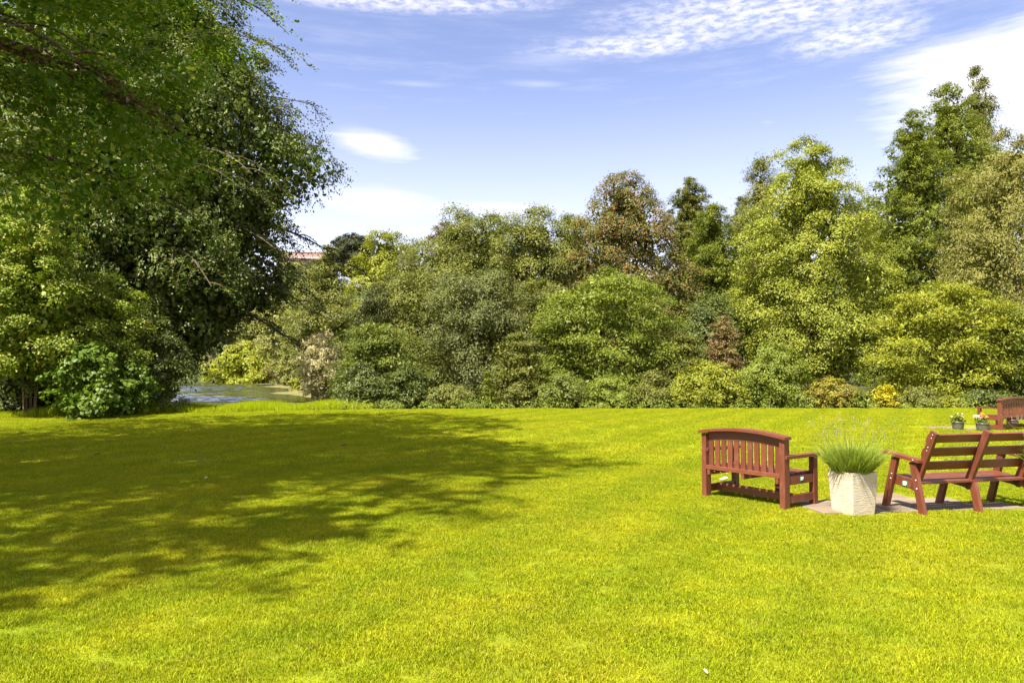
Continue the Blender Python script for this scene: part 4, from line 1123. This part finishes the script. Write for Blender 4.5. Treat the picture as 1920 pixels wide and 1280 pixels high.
turf('lawn_grass', 'short mown grass of the distant lawn', far, [(800, 0.46, 0.036, 0.011, 1)] * 5, 2)
# unmown grass fringe by the pond
rng = np.random.default_rng(78)
n = 22000
fx = rng.uniform(-19, -6.5, n); fy = lawn_edge(fx) + rng.uniform(0.0, 3.0, n)
fz = np.where(fy > 35, ground_z(fx, fy), -0.02)
h_ = rng.uniform(0.14, 0.38, n) * (1 + 0.3 * np.sin(fx * 2.1)) + np.clip(-fz, 0, 0.5) * 0.5
an = rng.random(n) * 6.28; ln = h_ * rng.uniform(0.05, 0.35, n)
sw = 0.013
b0 = np.stack([fx - sw, fy, fz], 1); b1_ = np.stack([fx + sw, fy, fz], 1); tp = np.stack([fx + np.cos(an) * ln, fy + np.sin(an) * ln, fz + h_], 1)
me = mesh_np('unmown_grass', np.stack([b0, b1_, tp], 1).reshape(-1, 3), 3, np.arange(n * 3))
tag(link('unmown_grass', me, None, LM['fringe']), 'bright tall unmown grass fringe between lawn and pond', 'grass', kind='stuff')

rng = np.random.default_rng(79)
L = Leaves()
n = 260
gxs = rng.uniform(-9, 27, n); gys = lawn_edge(gxs) + rng.uniform(0.15, 1.2, n)
hh = rng.uniform(0.10, 0.45, n) * (0.6 + 0.6 * np.abs(np.sin(gxs * 0.7)))
k = 60; j = np.repeat(np.arange(n), k)
dd = unit(rng.normal(size=(n * k, 3)) + np.array([0, -0.3, 0.8]))
L.add(np.stack([gxs, gys, 0 * gxs - 0.02], 1)[j] + np.abs(dd) * np.sign(dd + 1e-9) * np.stack([hh * 1.1, hh, hh], 1)[j], dd + rng.normal(size=(n * k, 3)) * 0.4, rng.normal(size=(n * k, 3)), 0.085 * rng.uniform(0.6, 1.3, n * k), 0.05, np.clip(rng.random(n)[j], 0, 1))
tag(L.build('ground_cover', LM['hornbeam'], None), 'low leafy ground cover where the border meets the lawn', 'ground cover', kind='stuff')

# ------------------------------------------------------------------ house on the hill
m, t = new_mat('far_brick'); g = t.n('ShaderNodeTexCoord').outputs['Object']
br = t.n('ShaderNodeTexBrick'); t.link(t.map(g, (1, 1, 1), rot=(R(90), 0, 0)), br.inputs[0])
br.inputs['Color1'].default_value = (0.25, 0.16, 0.125, 1); br.inputs['Color2'].default_value = (0.29, 0.19, 0.15, 1); br.inputs['Mortar'].default_value = (0.38, 0.30, 0.25, 1)
br.inputs['Scale'].default_value = 2.0
finish(t, pbsdf(t, br.outputs[0], 0.9, 0.1)); BRICK = m
m, t = new_mat('roof_felt'); finish(t, pbsdf(t, (0.25, 0.18, 0.16, 1), 0.8, 0.2)); FELT = m
m, t = new_mat('fascia_pink'); finish(t, pbsdf(t, (0.46, 0.34, 0.33, 1), 0.6, 0.3)); FASCIA = m
m, t = new_mat('dark_glass'); finish(t, pbsdf(t, (0.02, 0.025, 0.03, 1), 0.1, 0.5)); GLASS = m
hc = at(580, 500, 172)
gz = float(ground_z(hc.x, 172))
hr = empty('brick_house', (hc.x, 172, gz), R(8)); tag(hr, 'pink brick flat roofed house on the hill behind the trees', 'building')
ztop = at(560, 478, 172).z - gz
bar('wall', (-6.2, 0, (ztop - 1.6) / 2 - 0.5), (6.2, 0, (ztop - 1.6) / 2 - 0.5), 9.0, ztop - 1.6 + 1.0, hr, (0, 1, 0), BRICK, 0)
bar('fascia', (-6.7, 0, ztop - 1.35), (6.7, 0, ztop - 1.35), 10.2, 0.5, hr, (0, 1, 0), FASCIA, 0)
rf = bar('roof', (-6.3, 0.3, ztop - 0.6), (6.3, 0.3, ztop - 0.6), 8.6, 1.0, hr, (0, 1, 0), BRICK, 0)
bar('coping', (-6.4, 0, 0.56), (6.4, 0, 0.56), 8.8, 0.12, rf, (0, 1, 0), FELT, 0)
bar('chimney', (2.3, 0, 0.6), (2.3, 0, 1.5), 0.7, 0.7, rf, (1, 0, 0), FELT, 0)
for q in range(5):
    x = -5 + q * 2.5
    wdw = bar('window', (x - 0.75, -4.52, ztop - 3.0), (x + 0.75, -4.52, ztop - 3.0), 0.14, 1.5, hr, (0, 1, 0), FASCIA, 0)
    bar('pane', (-0.66, -0.075, 0), (0.66, -0.075, 0), 0.03, 1.3, wdw, (0, 1, 0), GLASS, 0)

# ------------------------------------------------------------------ small things
bp = at(849, 381, 60)
bm = bmesh.new()
m, t = new_mat('bird_dark'); finish(t, pbsdf(t, (0.03, 0.03, 0.03, 1), 0.8)); BIRD = m
bv = [bm.verts.new(c_) for c_ in [(0.13, 0, 0), (0.05, 0.03, 0.02), (-0.07, 0.02, 0.01), (-0.16, 0.03, 0), (-0.16, -0.03, 0), (-0.07, -0.02, 0.01), (0.05, -0.03, 0.02), (0.0, 0, -0.035)]]
for a_, b_ in ((0, 1), (1, 2), (2, 3), (3, 4), (4, 5), (5, 6), (6, 0)): bm.faces.new((bv[a_], bv[b_], bv[7]))
bm.faces.new(bv[:7])
bird = empty('bird', bp, R(30)); tag(bird, 'tiny dark bird flying in the sky above the woodland', 'bird')
bm_obj('body', bm, BIRD, bird)
for s in (-1, 1):
    bm = bmesh.new()
    q = [bm.verts.new(c_) for c_ in [(0.05, s * 0.02, 0.015), (0.06, s * 0.13, 0.07), (-0.02, s * 0.27, 0.05), (-0.05, s * 0.13, 0.06), (-0.06, s * 0.02, 0.015)]]
    bm.faces.new(q)
    g_ = bmesh.ops.solidify(bm, geom=bm.faces[:], thickness=0.006)
    bm_obj('wing', bm, BIRD, bird)
m, t = new_mat('pale_petal'); finish(t, pbsdf(t, (0.75, 0.72, 0.6, 1), 0.6)); PETAL = m
m, t = new_mat('dead_leaf'); finish(t, pbsdf(t, (0.07, 0.045, 0.025, 1), 0.8)); DEAD = m
def scrap(name, label, cat, px, py, ln, mat, rz, z=0.035):
    p_ = on_ground(px, py)
    bm = bmesh.new()
    prof = [(-0.5, 0.03), (-0.25, 0.26), (0.1, 0.32), (0.35, 0.18), (0.5, 0.02)]
    up_ = [bm.verts.new((a * ln, b * ln, 0.12 * ln * math.sin(a * 4) + 0.1 * ln)) for a, b in prof]
    md = [bm.verts.new((a * ln, 0, 0.12 * ln * math.sin(a * 4))) for a, b in prof]
    dn = [bm.verts.new((a * ln, -b * ln, 0.12 * ln * math.sin(a * 4) + 0.1 * ln)) for a, b in prof]
    for q in range(4):
        bm.faces.new((up_[q], md[q], md[q + 1], up_[q + 1])); bm.faces.new((md[q], dn[q], dn[q + 1], md[q + 1]))
    bmesh.ops.solidify(bm, geom=bm.faces[:], thickness=0.0012)
    o = bm_obj(name, bm, mat, None); o.location = (p_.x, p_.y, z); o.rotation_euler = (0.35, 0, rz)
    tag(o, label, cat)
scrap('petal', 'small pale petal on the grass at the bottom edge right of centre', 'petal', 1323, 1270, 0.042, PETAL, 1.9)
scrap('petal', 'tiny pale petal lying on the shaded lawn at left', 'petal', 386, 899, 0.05, PETAL, 0.5)
scrap('fallen_leaf', 'dark fallen leaf lying on the shaded middle of the lawn', 'leaf', 643, 838, 0.13, DEAD, 0.3)
scrap('fallen_leaf', 'brown fallen leaf lying on the shaded lawn near the left thicket', 'leaf', 182, 855, 0.12, DEAD, 0.1)
scrap('feather', 'small white scrap like a feather on grass seen under the arched bench', 'feather', 1357, 903, 0.13, PETAL, -0.5, 0.045)
